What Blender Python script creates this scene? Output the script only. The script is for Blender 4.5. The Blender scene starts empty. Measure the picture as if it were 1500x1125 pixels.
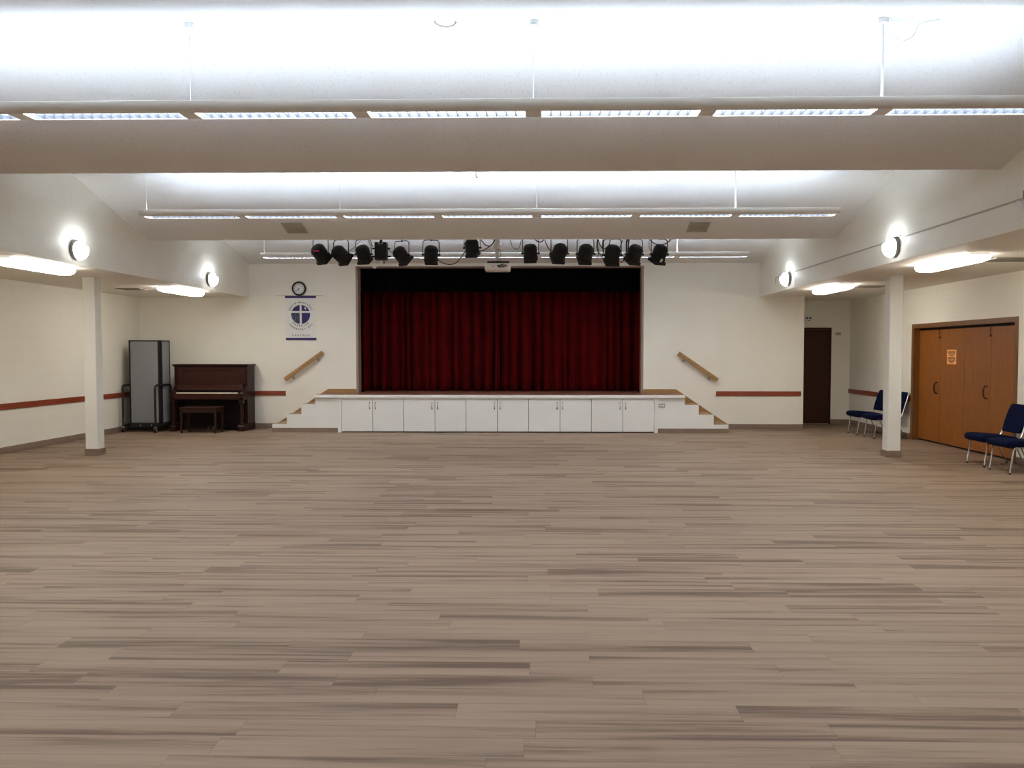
import bpy, bmesh, math, random
from mathutils import Vector, Matrix, noise as mnoise

random.seed(7)
C = bpy.context.scene.collection
PI = math.pi
sc = bpy.context.scene


# ------------------------------------------------------------------ helpers
class MB:
    """collects shapes and links them as ONE mesh object"""

    def __init__(self):
        self.bm = bmesh.new()

    def box(self, x0, x1, y0, y1, z0, z1, M=None):
        vs = [Vector((x, y, z)) for x in (x0, x1) for y in (y0, y1) for z in (z0, z1)]
        if M is not None:
            vs = [M @ v for v in vs]
        b = [self.bm.verts.new(v) for v in vs]
        for f in ((0, 1, 3, 2), (4, 6, 7, 5), (0, 4, 5, 1), (2, 3, 7, 6), (0, 2, 6, 4), (1, 5, 7, 3)):
            self.bm.faces.new([b[i] for i in f])
        return self

    def rings(self, rings, cap=True, close=False):
        bv = [[self.bm.verts.new(p) for p in r] for r in rings]
        n = len(bv[0])
        m = len(bv)
        for i in range(m if close else m - 1):
            a, b = bv[i], bv[(i + 1) % m]
            for k in range(n):
                self.bm.faces.new((a[k], a[(k + 1) % n], b[(k + 1) % n], b[k]))
        if cap and not close:
            self.bm.faces.new(list(reversed(bv[0])))
            self.bm.faces.new(bv[-1])
        return self

    def cyl(self, p0, p1, r0, r1=None, seg=16):
        p0, p1 = Vector(p0), Vector(p1)
        r1 = r0 if r1 is None else r1
        d = (p1 - p0).normalized()
        u = d.orthogonal().normalized()
        v = d.cross(u)
        rs = [[p + (u * math.cos(2 * PI * k / seg) + v * math.sin(2 * PI * k / seg)) * r for k in range(seg)] for p, r in ((p0, r0), (p1, r1))]
        return self.rings(rs)

    def tube(self, pts, r, seg=8, close=False):
        pts = [Vector(p) for p in pts]
        n = len(pts)
        rs = []
        u = None
        for i, p in enumerate(pts):
            if close:
                t = pts[(i + 1) % n] - pts[i - 1]
            else:
                t = pts[min(i + 1, n - 1)] - pts[max(i - 1, 0)]
            t.normalize()
            if u is None:
                u = t.orthogonal().normalized()
            u = (u - t * u.dot(t)).normalized()
            v = t.cross(u)
            rs.append([p + (u * math.cos(2 * PI * k / seg) + v * math.sin(2 * PI * k / seg)) * r for k in range(seg)])
        return self.rings(rs, close=close)

    def lathe(self, prof, M=None, seg=24, close=False):
        """prof: (r, z) pairs about local Z"""
        M = M or Matrix()
        rs = [[M @ Vector((max(r, 1e-4) * math.cos(2 * PI * k / seg), max(r, 1e-4) * math.sin(2 * PI * k / seg), z)) for k in range(seg)] for r, z in prof]
        return self.rings(rs, close=close)

    def prism(self, poly, fn, a, b):
        """poly: 2-D outline; fn(u, v, w) -> point; extruded w from a to b"""
        return self.rings([[Vector(fn(u, v, a)) for u, v in poly], [Vector(fn(u, v, b)) for u, v in poly]])

    def add_mesh(self, me, M):
        n0 = len(self.bm.verts)
        vs = [self.bm.verts.new(M @ v.co) for v in me.vertices]
        for p in me.polygons:
            try:
                self.bm.faces.new([vs[i] for i in p.vertices])
            except ValueError:
                pass
        return self

    def build(self, name, mat, parent=None, bevel=0.0, smooth=False, seg=2):
        bmesh.ops.recalc_face_normals(self.bm, faces=self.bm.faces)
        me = bpy.data.meshes.new(name)
        self.bm.to_mesh(me)
        self.bm.free()
        me.materials.append(mat)
        o = bpy.data.objects.new(name, me)
        C.objects.link(o)
        if parent is not None:
            o.parent = parent
        if bevel:
            m = o.modifiers.new('bevel', 'BEVEL')
            m.width = bevel
            m.segments = seg
            m.limit_method = 'ANGLE'
            m.angle_limit = 0.6
        if smooth:
            for p in me.polygons:
                p.use_smooth = True
            try:
                me.set_sharp_from_angle(angle=0.7)
            except Exception:
                pass
        return o


def tag(o, label, cat, group=None, kind=None):
    o['label'] = label
    o['category'] = cat
    if group:
        o['group'] = group
    if kind:
        o['kind'] = kind
    return o


def thing(name, label, cat, loc=(0, 0, 0), rotz=0.0, group=None, kind=None):
    o = bpy.data.objects.new(name, None)
    C.objects.link(o)
    o.location = loc
    o.rotation_euler = (0, 0, rotz)
    o.empty_display_size = 0.1
    return tag(o, label, cat, group, kind)


def dup(root, loc, rotz, label, group=None):
    r = root.copy()
    C.objects.link(r)
    r.location = loc
    r.rotation_euler = (0, 0, rotz)
    r['label'] = label
    if group:
        r['group'] = group
    for ch in list(root.children):
        c = ch.copy()
        C.objects.link(c)
        c.parent = r
        for g in ch.children:
            d = g.copy()
            C.objects.link(d)
            d.parent = c
    return r


def arc(cx, cy, r, a0, a1, n=8):
    return [(cx + r * math.cos(math.radians(a0 + (a1 - a0) * i / n)), cy + r * math.sin(math.radians(a0 + (a1 - a0) * i / n))) for i in range(n + 1)]


def rrect(w, h, r, n=4):
    """rounded rectangle outline centred on 0"""
    p = []
    for sx, sy, a in ((1, 1, 0), (-1, 1, 90), (-1, -1, 180), (1, -1, 270)):
        p += arc(sx * (w / 2 - r), sy * (h / 2 - r), r, a, a + 90, n)
    return p


def text_mesh(s, size):
    cu = bpy.data.curves.new('txt', 'FONT')
    cu.body = s
    cu.size = size
    cu.align_x = 'CENTER'
    cu.resolution_u = 3
    cu.extrude = 0.0008
    cu.offset = size * 0.022
    ob = bpy.data.objects.new('txt', cu)
    C.objects.link(ob)
    dg = bpy.context.evaluated_depsgraph_get()
    me = bpy.data.meshes.new_from_object(ob.evaluated_get(dg))
    bpy.data.objects.remove(ob)
    bpy.data.curves.remove(cu)
    return me


# ------------------------------------------------------------------ materials
def new_mat(name):
    m = bpy.data.materials.new(name)
    m.use_nodes = True
    nt = m.node_tree
    return m, nt, nt.nodes, nt.links, nt.nodes['Principled BSDF']


def N(nodes, t, **kw):
    n = nodes.new(t)
    for k, v in kw.items():
        setattr(n, k, v)
    return n


def mat(name, col, rough=0.5, metal=0.0, var=0.06, scale=8.0, bump=0.0, bscale=60.0, sheen=0.0, stretch=(1, 1, 1)):
    """plain painted / fabric / metal surface: noise-varied colour and a noise bump"""
    m, nt, nd, lk, P = new_mat(name)
    tc = N(nd, 'ShaderNodeTexCoord')
    mp = N(nd, 'ShaderNodeMapping')
    mp.inputs['Scale'].default_value = stretch
    lk.new(tc.outputs['Object'], mp.inputs['Vector'])
    nz = N(nd, 'ShaderNodeTexNoise')
    nz.inputs['Scale'].default_value = scale
    nz.inputs['Detail'].default_value = 4
    lk.new(mp.outputs['Vector'], nz.inputs['Vector'])
    rp = N(nd, 'ShaderNodeValToRGB')
    rp.color_ramp.elements[0].position = 0.3
    rp.color_ramp.elements[1].position = 0.7
    rp.color_ramp.elements[0].color = (*[c * (1 - var) for c in col], 1)
    rp.color_ramp.elements[1].color = (*[min(1, c * (1 + var)) for c in col], 1)
    lk.new(nz.outputs['Fac'], rp.inputs['Fac'])
    lk.new(rp.outputs['Color'], P.inputs['Base Color'])
    P.inputs['Roughness'].default_value = rough
    P.inputs['Metallic'].default_value = metal
    if rough >= 0.95:
        P.inputs['Specular IOR Level'].default_value = 0.1
    if sheen:
        P.inputs['Sheen Weight'].default_value = sheen
        P.inputs['Sheen Roughness'].default_value = 0.4
    if bump:
        b = N(nd, 'ShaderNodeTexNoise')
        b.inputs['Scale'].default_value = bscale
        b.inputs['Detail'].default_value = 3
        lk.new(mp.outputs['Vector'], b.inputs['Vector'])
        bp = N(nd, 'ShaderNodeBump')
        bp.inputs['Strength'].default_value = bump
        bp.inputs['Distance'].default_value = 0.01
        lk.new(b.outputs['Fac'], bp.inputs['Height'])
        lk.new(bp.outputs['Normal'], P.inputs['Normal'])
    return m


def emit(name, col, strength, base=(0.9, 0.9, 0.9)):
    m, nt, nd, lk, P = new_mat(name)
    P.inputs['Base Color'].default_value = (*base, 1)
    P.inputs['Emission Color'].default_value = (*col, 1)
    P.inputs['Emission Strength'].default_value = strength
    P.inputs['Roughness'].default_value = 0.4
    return m


def block_wall(name, col, axis):
    """painted block wall: faint joints, axis 0 = runs along X, 1 = runs along Y"""
    m, nt, nd, lk, P = new_mat(name)
    tc = N(nd, 'ShaderNodeTexCoord')
    sx = N(nd, 'ShaderNodeSeparateXYZ')
    cx = N(nd, 'ShaderNodeCombineXYZ')
    lk.new(tc.outputs['Object'], sx.inputs[0])
    lk.new(sx.outputs[axis], cx.inputs[0])
    lk.new(sx.outputs[2], cx.inputs[1])
    br = N(nd, 'ShaderNodeTexBrick')
    br.inputs['Scale'].default_value = 1.0
    br.inputs['Brick Width'].default_value = 0.4
    br.inputs['Row Height'].default_value = 0.2
    br.inputs['Mortar Size'].default_value = 0.003
    br.inputs['Mortar Smooth'].default_value = 0.6
    br.inputs['Color1'].default_value = (*col, 1)
    br.inputs['Color2'].default_value = (*[c * 0.985 for c in col], 1)
    br.inputs['Mortar'].default_value = (*[c * (0.965 if axis == 0 else 0.90) for c in col], 1)
    lk.new(cx.outputs[0], br.inputs['Vector'])
    nz = N(nd, 'ShaderNodeTexNoise')
    nz.inputs['Scale'].default_value = 1.3
    nz.inputs['Detail'].default_value = 5
    lk.new(tc.outputs['Object'], nz.inputs['Vector'])
    mr = N(nd, 'ShaderNodeMapRange')
    mr.inputs['To Min'].default_value = 0.95
    mr.inputs['To Max'].default_value = 1.04
    lk.new(nz.outputs['Fac'], mr.inputs['Value'])
    mx = N(nd, 'ShaderNodeMix', data_type='RGBA', blend_type='MULTIPLY')
    mx.inputs['Factor'].default_value = 1
    lk.new(br.outputs['Color'], mx.inputs['A'])
    lk.new(mr.outputs['Result'], mx.inputs['B'])
    lk.new(mx.outputs['Result'], P.inputs['Base Color'])
    n2 = N(nd, 'ShaderNodeTexNoise')
    n2.inputs['Scale'].default_value = 45
    lk.new(tc.outputs['Object'], n2.inputs['Vector'])
    ad = N(nd, 'ShaderNodeMath', operation='MULTIPLY_ADD')
    ad.inputs[1].default_value = -1.2
    lk.new(br.outputs['Fac'], ad.inputs[0])
    lk.new(n2.outputs['Fac'], ad.inputs[2])
    bp = N(nd, 'ShaderNodeBump')
    bp.inputs['Strength'].default_value = 0.12
    bp.inputs['Distance'].default_value = 0.006
    lk.new(ad.outputs[0], bp.inputs['Height'])
    lk.new(bp.outputs['Normal'], P.inputs['Normal'])
    P.inputs['Roughness'].default_value = 0.6
    return m


def wood(name, c0, c1, stretch, rough=0.4, scale=6.0, spec=0.5):
    m, nt, nd, lk, P = new_mat(name)
    tc = N(nd, 'ShaderNodeTexCoord')
    mp = N(nd, 'ShaderNodeMapping')
    mp.inputs['Scale'].default_value = stretch
    lk.new(tc.outputs['Object'], mp.inputs['Vector'])
    nz = N(nd, 'ShaderNodeTexNoise')
    nz.inputs['Scale'].default_value = scale
    nz.inputs['Detail'].default_value = 6
    nz.inputs['Distortion'].default_value = 0.6
    lk.new(mp.outputs['Vector'], nz.inputs['Vector'])
    rp = N(nd, 'ShaderNodeValToRGB')
    rp.color_ramp.elements[0].position = 0.3
    rp.color_ramp.elements[1].position = 0.72
    rp.color_ramp.elements[0].color = (*c0, 1)
    rp.color_ramp.elements[1].color = (*c1, 1)
    lk.new(nz.outputs['Fac'], rp.inputs['Fac'])
    lk.new(rp.outputs['Color'], P.inputs['Base Color'])
    P.inputs['Roughness'].default_value = rough
    P.inputs['Specular IOR Level'].default_value = spec
    return m


def plank_floor():
    m, nt, nd, lk, P = new_mat('vinyl plank floor')
    W, L = 0.155, 1.22
    tc = N(nd, 'ShaderNodeTexCoord')
    sx = N(nd, 'ShaderNodeSeparateXYZ')
    lk.new(tc.outputs['Object'], sx.inputs[0])

    def M_(op, a, b=None, c=None):
        n = N(nd, 'ShaderNodeMath', operation=op)
        for i, v in enumerate((a, b, c)):
            if v is None:
                continue
            if isinstance(v, (int, float)):
                n.inputs[i].default_value = v
            else:
                lk.new(v, n.inputs[i])
        return n.outputs[0]

    yr = M_('DIVIDE', sx.outputs[1], W)
    row = M_('FLOOR', yr)
    fy = M_('FRACT', yr)
    wn = N(nd, 'ShaderNodeTexWhiteNoise', noise_dimensions='1D')
    lk.new(row, wn.inputs['W'])
    xr = M_('ADD', M_('DIVIDE', sx.outputs[0], L), M_('MULTIPLY', wn.outputs['Value'], 7.3))
    col = M_('FLOOR', xr)
    fx = M_('FRACT', xr)
    cb = N(nd, 'ShaderNodeCombineXYZ')
    lk.new(row, cb.inputs[0])
    lk.new(col, cb.inputs[1])
    w2 = N(nd, 'ShaderNodeTexWhiteNoise', noise_dimensions='2D')
    lk.new(cb.outputs[0], w2.inputs['Vector'])
    idv = w2.outputs['Value']
    # grain, looked up at another place for every plank
    g = N(nd, 'ShaderNodeCombineXYZ')
    lk.new(M_('MULTIPLY_ADD', idv, 37.0, M_('MULTIPLY', sx.outputs[0], 0.55)), g.inputs[0])
    lk.new(M_('MULTIPLY_ADD', idv, 91.0, M_('MULTIPLY', sx.outputs[1], 15.0)), g.inputs[1])
    lk.new(M_('MULTIPLY', idv, 53.0), g.inputs[2])
    n1 = N(nd, 'ShaderNodeTexNoise')
    n1.inputs['Scale'].default_value = 1.0
    n1.inputs['Detail'].default_value = 5
    n1.inputs['Roughness'].default_value = 0.55
    n1.inputs['Distortion'].default_value = 0.35
    lk.new(g.outputs[0], n1.inputs['Vector'])
    g2 = N(nd, 'ShaderNodeCombineXYZ')
    lk.new(M_('MULTIPLY', sx.outputs[0], 4.0), g2.inputs[0])
    lk.new(M_('MULTIPLY_ADD', idv, 11.0, M_('MULTIPLY', sx.outputs[1], 110.0)), g2.inputs[1])
    n2 = N(nd, 'ShaderNodeTexNoise')
    n2.inputs['Scale'].default_value = 1.0
    n2.inputs['Detail'].default_value = 3
    lk.new(g2.outputs[0], n2.inputs['Vector'])
    t = M_('ADD', M_('MULTIPLY', n1.outputs['Fac'], 1.0), M_('MULTIPLY_ADD', idv, 0.14, -0.07))
    t = M_('ADD', t, M_('MULTIPLY_ADD', n2.outputs['Fac'], 0.22, -0.11))
    rp = N(nd, 'ShaderNodeValToRGB')
    e = rp.color_ramp.elements
    e[0].position, e[0].color = 0.34, (*FLOOR_DARK, 1)
    e[1].position, e[1].color = 0.62, (*FLOOR_LIGHT, 1)
    k = e.new(0.475)
    k.color = (*[a * 0.28 + b * 0.72 for a, b in zip(FLOOR_DARK, FLOOR_LIGHT)], 1)
    lk.new(t, rp.inputs['Fac'])
    # thin joints
    jy = M_('LESS_THAN', M_('MINIMUM', fy, M_('SUBTRACT', 1.0, fy)), 0.010)
    jx = M_('LESS_THAN', M_('MINIMUM', fx, M_('SUBTRACT', 1.0, fx)), 0.0012)
    j = M_('MAXIMUM', jy, jx)
    mx = N(nd, 'ShaderNodeMix', data_type='RGBA', blend_type='MULTIPLY')
    lk.new(M_('MULTIPLY', j, 0.35), mx.inputs['Factor'])
    lk.new(rp.outputs['Color'], mx.inputs['A'])
    mx.inputs['B'].default_value = (0.3, 0.26, 0.24, 1)
    lk.new(mx.outputs['Result'], P.inputs['Base Color'])
    P.inputs['Roughness'].default_value = 0.55
    P.inputs['Specular IOR Level'].default_value = 0.35
    return m


def louver_mat():
    return emit('lit louver cells', (0.90, 0.94, 1.0), 25.0)


def ceil_mat():
    """sprayed plaster with dust flecks running down the slope"""
    m, nt, nd, lk, P = new_mat('textured ceiling plaster')
    tc = N(nd, 'ShaderNodeTexCoord')
    mp = N(nd, 'ShaderNodeMapping')
    mp.inputs['Scale'].default_value = (60, 20, 20)
    lk.new(tc.outputs['Object'], mp.inputs['Vector'])
    nz = N(nd, 'ShaderNodeTexNoise')
    nz.inputs['Scale'].default_value = 1.6
    nz.inputs['Detail'].default_value = 6
    nz.inputs['Roughness'].default_value = 0.7
    lk.new(mp.outputs['Vector'], nz.inputs['Vector'])
    rp = N(nd, 'ShaderNodeValToRGB')
    e = rp.color_ramp.elements
    e[0].position, e[0].color = 0.33, (*[c * 0.74 for c in CEIL], 1)
    e[1].position, e[1].color = 0.435, (*CEIL, 1)
    lk.new(nz.outputs['Fac'], rp.inputs['Fac'])
    lk.new(rp.outputs['Color'], P.inputs['Base Color'])
    n2 = N(nd, 'ShaderNodeTexNoise')
    n2.inputs['Scale'].default_value = 55
    n2.inputs['Detail'].default_value = 4
    lk.new(tc.outputs['Object'], n2.inputs['Vector'])
    bp = N(nd, 'ShaderNodeBump')
    bp.inputs['Strength'].default_value = 0.3
    bp.inputs['Distance'].default_value = 0.01
    lk.new(n2.outputs['Fac'], bp.inputs['Height'])
    lk.new(bp.outputs['Normal'], P.inputs['Normal'])
    P.inputs['Roughness'].default_value = 0.85
    return m


# palette
WALL = (0.85, 0.812, 0.712)
CEIL = (0.80, 0.78, 0.745)
FLOOR_LIGHT = (0.288, 0.204, 0.141)
FLOOR_DARK = (0.115, 0.066, 0.038)

m_floor = plank_floor()
m_wall_x = block_wall('painted block wall along x', WALL, 0)
m_wall_y = block_wall('painted block wall along y', WALL, 1)
m_plaster = mat('smooth cream plaster', WALL, 0.7, var=0.02, scale=2, bump=0.05)
m_ceil = ceil_mat()
m_column = mat('white column paint', (0.80, 0.79, 0.73), 0.5, var=0.015, scale=3)
m_base = mat('brown rubber baseboard', (0.235, 0.165, 0.12), 0.5, var=0.08)
m_rail = wood('red stained chair rail', (0.20, 0.032, 0.012), (0.31, 0.06, 0.022), (1, 1, 8), 0.4)
m_white = mat('white painted joinery', (0.80, 0.79, 0.75), 0.45, var=0.015, scale=3)
m_white_metal = mat('white enamelled metal', (0.82, 0.80, 0.75), 0.4, var=0.01)
m_wire = mat('white cable', (0.75, 0.75, 0.73), 0.5, var=0.01)
m_deck = wood('worn stage boards', (0.17, 0.06, 0.035), (0.26, 0.10, 0.06), (1, 12, 1), 0.4)
m_skirt = wood('honey oak', (0.30, 0.155, 0.05), (0.42, 0.235, 0.085), (2, 8, 8), 0.45)
m_tread = wood('oak stair tread', (0.28, 0.15, 0.06), (0.40, 0.22, 0.10), (2, 8, 8), 0.45)
m_jamb = mat('mauve brown opening trim', (0.34, 0.235, 0.18), 0.6)
m_curtain = mat('dark red velvet', (0.092, 0.0013, 0.0022), 1.0, var=0.2, scale=3)
m_valance = mat('black border cloth', (0.0012, 0.0007, 0.0007), 1.0, var=0.1)
m_black = mat('matte black metal', (0.0045, 0.0038, 0.0036), 0.7, var=0.2)
m_blackcable = mat('black cable rubber', (0.012, 0.010, 0.010), 0.6, var=0.1)
m_lens = mat('dark glass lens', (0.02, 0.02, 0.025), 0.1)
m_chrome = mat('chrome tube', (0.62, 0.60, 0.57), 0.25, 1.0, var=0.05)
m_steel = mat('satin steel', (0.5, 0.49, 0.47), 0.35, 1.0, var=0.05)
m_blue = mat('navy upholstery', (0.0035, 0.0065, 0.030), 0.95, var=0.35, scale=90, bump=0.2, bscale=220)
m_piano = wood('dark mahogany', (0.013, 0.0028, 0.0018), (0.030, 0.0060, 0.0034), (3, 3, 14), 0.4, spec=0.25)
m_piano_panel = wood('mahogany panel', (0.021, 0.0040, 0.0022), (0.050, 0.0095, 0.0045), (10, 3, 3), 0.35, spec=0.3)
m_piano_low = wood('mahogany with painted shade', (0.0040, 0.0012, 0.0010), (0.0085, 0.0022, 0.0016), (10, 3, 3), 0.5, spec=0.15)  # darker mahogany copy; shade under the keybed put into the colour
m_bench = wood('walnut bench', (0.024, 0.009, 0.006), (0.044, 0.017, 0.011), (3, 3, 12), 0.45, spec=0.25)
m_key = mat('ivory piano keys', (0.78, 0.70, 0.52), 0.35, var=0.02)
m_grey_fabric = mat('grey woven panel', (0.235, 0.24, 0.255), 0.75, var=0.25, scale=160, bump=0.15, bscale=200)
m_door = wood('amber birch veneer', (0.235, 0.071, 0.0075), (0.31, 0.100, 0.012), (6, 6, 0.8), 0.35, 5)
m_doorframe = wood('amber door frame', (0.15, 0.058, 0.014), (0.22, 0.090, 0.024), (6, 6, 1), 0.4)
m_dark = mat('dark gap', (0.012, 0.008, 0.006), 0.8)
m_bronze = mat('dark bronze pull', (0.085, 0.022, 0.010), 0.35, 0.3)
m_browndoor = wood('dark brown door', (0.040, 0.013, 0.006), (0.058, 0.019, 0.009), (6, 6, 0.7), 0.55, spec=0.2)
m_paper = mat('orange paper', (0.95, 0.42, 0.13), 0.7, var=0.02)
m_ink = mat('dark ink', (0.05, 0.025, 0.02), 0.8)
m_banner = mat('white banner cloth', (0.80, 0.79, 0.75), 0.85, var=0.02)
m_purple = mat('purple cloth', (0.045, 0.028, 0.145), 0.8, var=0.05)
m_slate = mat('slate print', (0.045, 0.055, 0.11), 0.8, var=0.1)
m_leafprint = mat('pale green print', (0.2, 0.26, 0.25), 0.8)
m_grey = mat('grey metal', (0.22, 0.21, 0.205), 0.5, 0.1)
m_plate = mat('beige plate', (0.45, 0.39, 0.23), 0.5)
m_grille = mat('dark grille', (0.27, 0.235, 0.18), 0.6)
m_beige_grille = mat('beige grille', (0.46, 0.42, 0.34), 0.6)
m_frost = emit('opal glass glow', (0.93, 0.97, 1.0), 5.0)
m_bulb = emit('sconce bulb', (0.84, 0.93, 1.0), 120.0)
m_wrap = emit('lit wraparound lens', (1.0, 0.95, 0.87), 14.0)
m_endcap = emit('dim lens end', (1.0, 0.97, 0.92), 1.6)
m_tube = emit('pendant uplight tube', (0.69, 0.84, 1.05), 18.0)
m_louver = louver_mat()
m_reflector = mat('anodised louver', (0.026, 0.034, 0.048), 0.6, var=0.02)
m_red_print = mat('red print', (0.62, 0.03, 0.12), 0.6)
m_clockface = mat('clock face', (0.74, 0.73, 0.70), 0.4, var=0.02)

# ------------------------------------------------------------------ main dimensions (metres; camera stands at x=0, y=0)
XL, XR = -6.00, 4.42          # inner faces of the two upper walls
WLX, WRX = -8.28, 6.65        # aisle walls
YB, YR = 16.06, -2.6          # stage wall, wall behind the camera
AZ = 2.69                     # aisle ceiling
OL, OR = -3.80, 2.08          # stage opening
DK = 0.73                     # stage deck
MIDX = -0.82
RIDGES = [1.47, 5.64, 9.81, 13.98]
RZ = 3.90


def structure(o, label, cat):
    return tag(o, label, cat, kind='structure')


# floor
structure(MB().box(WLX - 0.3, 7.2, YR - 0.2, 18.6, -0.1, 0).build('floor', m_floor),
          'grey brown wood plank vinyl floor across the whole hall', 'floor')

# folded ceiling
prof = [(YR - 0.2, RZ - 0.02), (-0.62, 3.30), (1.47, RZ), (3.55, 3.30), (5.64, RZ), (7.72, 3.315), (9.81, RZ), (11.93, 3.262), (13.98, RZ), (YB + 0.02, 3.37)]
b = MB()
poly = prof + [(y, z + 0.12) for y, z in reversed(prof)]
for i in range(len(prof) - 1):
    (y0, z0), (y1, z1) = prof[i], prof[i + 1]
    b.rings([[Vector((x, y0, z0)), Vector((x, y1, z1)), Vector((x, y1, z1 + 0.14)), Vector((x, y0, z0 + 0.14))] for x in (XL - 0.05, XR + 0.05)])
bmesh.ops.remove_doubles(b.bm, verts=b.bm.verts, dist=1e-4)
structure(b.build('ceiling', m_ceil), 'off-white folded ceiling of ridges and valleys running across the hall', 'ceiling')

for nm, x0, x1 in (('left', WLX - 0.2, XL - 0.2), ('right', XR + 0.2, 7.1)):
    structure(MB().box(x0, x1, YR - 0.2, 17.6, AZ, AZ + 0.12).build('ceiling_' + nm + '_aisle', m_plaster),
              'low flat cream ceiling over the aisle with the ' + ('piano' if nm == 'left' else 'folding doors'), 'ceiling')
structure(MB().box(XL - 0.2, XL, YR, YB, AZ, 4.15).build('wall_upper_left', m_wall_y), 'painted upper block wall hanging over the piano side aisle', 'wall')
structure(MB().box(XR, XR + 0.2, YR, YB, AZ, 4.15).build('wall_upper_right', m_wall_y), 'painted upper block wall with a thin conduit over the folding door side', 'wall')

structure(MB().box(WLX - 0.2, WLX, YR - 0.2, YB + 0.2, 0, AZ).build('wall_left', m_wall_y), 'cream side wall behind the room divider with red chair rail', 'wall')
# right wall with folding door opening
D0, D1, DZ = 11.13, 14.17, 2.01
b = MB()
b.box(WRX, WRX + 0.25, YR - 0.2, D0, 0, AZ)
b.box(WRX, WRX + 0.25, D1, 15.62, 0, AZ)
b.box(WRX, WRX + 0.25, D0, D1, DZ, AZ)
b.box(WRX + 0.07, WRX + 0.25, 15.62, 17.45, 0, AZ)
structure(b.build('wall_right', m_wall_y), 'cream side wall with the wide amber folding doors', 'wall')
# stage wall
b = MB()
b.box(WLX - 0.2, OL, YB, YB + 0.24, 0, 4.1)
b.box(OR, 5.33, YB, YB + 0.24, 0, 4.1)
b.box(OL, OR, YB, YB + 0.24, 3.318, 4.1)
structure(b.build('wall_back', m_wall_x), 'cream end wall around the curtained stage opening', 'wall')
b = MB()
b.box(5.13, 5.33, YB + 0.24, 17.25, 0, AZ)
b.box(5.13, 7.0, 17.25, 17.45, 0, AZ)
structure(b.build('wall_recess', m_wall_x), 'shadowed cream wall of the recess holding the dark brown door', 'wall')
structure(MB().box(WLX - 0.2, 7.0, YR - 0.2, YR, 0, 4.1).build('wall_rear', m_wall_x), 'cream end wall behind the viewer', 'wall')
# stage alcove behind the curtains
b = MB()
b.box(OL - 0.9, OL - 0.8, YB + 0.24, 18.4, 0, 4.0)
b.box(OR + 0.8, OR + 0.9, YB + 0.24, 18.4, 0, 4.0)
b.box(OL - 0.9, OR + 0.9, 18.4, 18.5, 0, 4.0)
b.box(OL - 0.9, OR + 0.9, YB + 0.24, 18.5, 3.9, 4.0)
structure(b.build('wall_stage_alcove', m_dark), 'dark walls of the stage behind the red curtains', 'wall')

# trim round the stage opening
b = MB()
b.box(OL, OL + 0.045, YB - 0.004, YB + 0.25, DK, 3.318)
b.box(OR - 0.045, OR, YB - 0.004, YB + 0.25, DK, 3.318)
b.box(OL, OR, YB - 0.004, YB + 0.25, 3.295, 3.318)
structure(b.build('trim_1', m_jamb), 'mauve brown trim lining the stage opening', 'trim')

# chair rails
RZ0, RZ1 = 0.675, 0.77


def rail(n, x0, x1, y0, y1, label):
    structure(MB().box(x0, x1, y0, y1, RZ0, RZ1).build('trim_%d' % n, m_rail, bevel=0.006), label, 'chair rail')


rail(2, WLX, WLX + 0.022, YR, YB - 0.022, 'red chair rail along the wall behind the room divider')
rail(3, WLX, -5.26, YB - 0.022, YB, 'red chair rail on the end wall behind the piano')
rail(4, 3.56, 5.28, YB - 0.022, YB, 'short red chair rail on the end wall beside the dark brown door')
rail(5, WRX + 0.048, WRX + 0.07, 15.64, 17.25, 'red chair rail in the recess by the dark brown door')
rail(6, WRX - 0.022, WRX, 14.24, 15.62, 'red chair rail behind the chairs beyond the folding doors')

# baseboards
BH = 0.10


def base(n, x0, x1, y0, y1, label):
    structure(MB().box(x0, x1, y0, y1, 0, BH).build('baseboard_' + n, m_base, bevel=0.004), label, 'baseboard')


base('left', WLX, WLX + 0.013, YR, YB - 0.013, 'brown baseboard of the side wall behind the divider')
base('back_left', WLX, -5.50, YB - 0.013, YB, 'brown baseboard of the end wall behind the piano')
base('back_right', 3.82, 5.33, YB - 0.013, YB, 'brown baseboard of the end wall beside the dark brown door')
base('recess', 6.30, WRX + 0.07, 17.237, 17.25, 'brown baseboard in the recess beside the dark brown door')
base('right_far', WRX + 0.057, WRX + 0.07, 15.62, 17.237, 'brown baseboard of the recess side wall')
base('right_mid', WRX - 0.013, WRX, 14.24, 15.62, 'brown baseboard behind the chairs beyond the folding doors')
base('right_near', WRX - 0.013, WRX, YR, 11.06, 'brown baseboard behind the chairs in front of the folding doors')


# ------------------------------------------------------------------ support columns
def column(x, y, w, label):
    t = thing('support_column', label, 'column', (x, y, 0), group='square support columns', kind='thing')
    h = w / 2
    MB().box(-h, h, -h, h, 0.0, AZ).build('shaft', m_column, t, bevel=0.006)
    p = 0.012
    b = MB()
    b.box(-h - p, h + p, -h - p, -h, 0, BH).box(-h - p, h + p, h, h + p, 0, BH).box(-h - p, -h, -h, h, 0, BH).box(h, h + p, -h, h, 0, BH)
    b.build('base_trim', m_base, t)


column(-6.80, 11.80, 0.185, 'white square column in front of the room divider')
column(5.235, 11.80, 0.19, 'white square column in front of the blue chairs by the recess')


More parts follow.
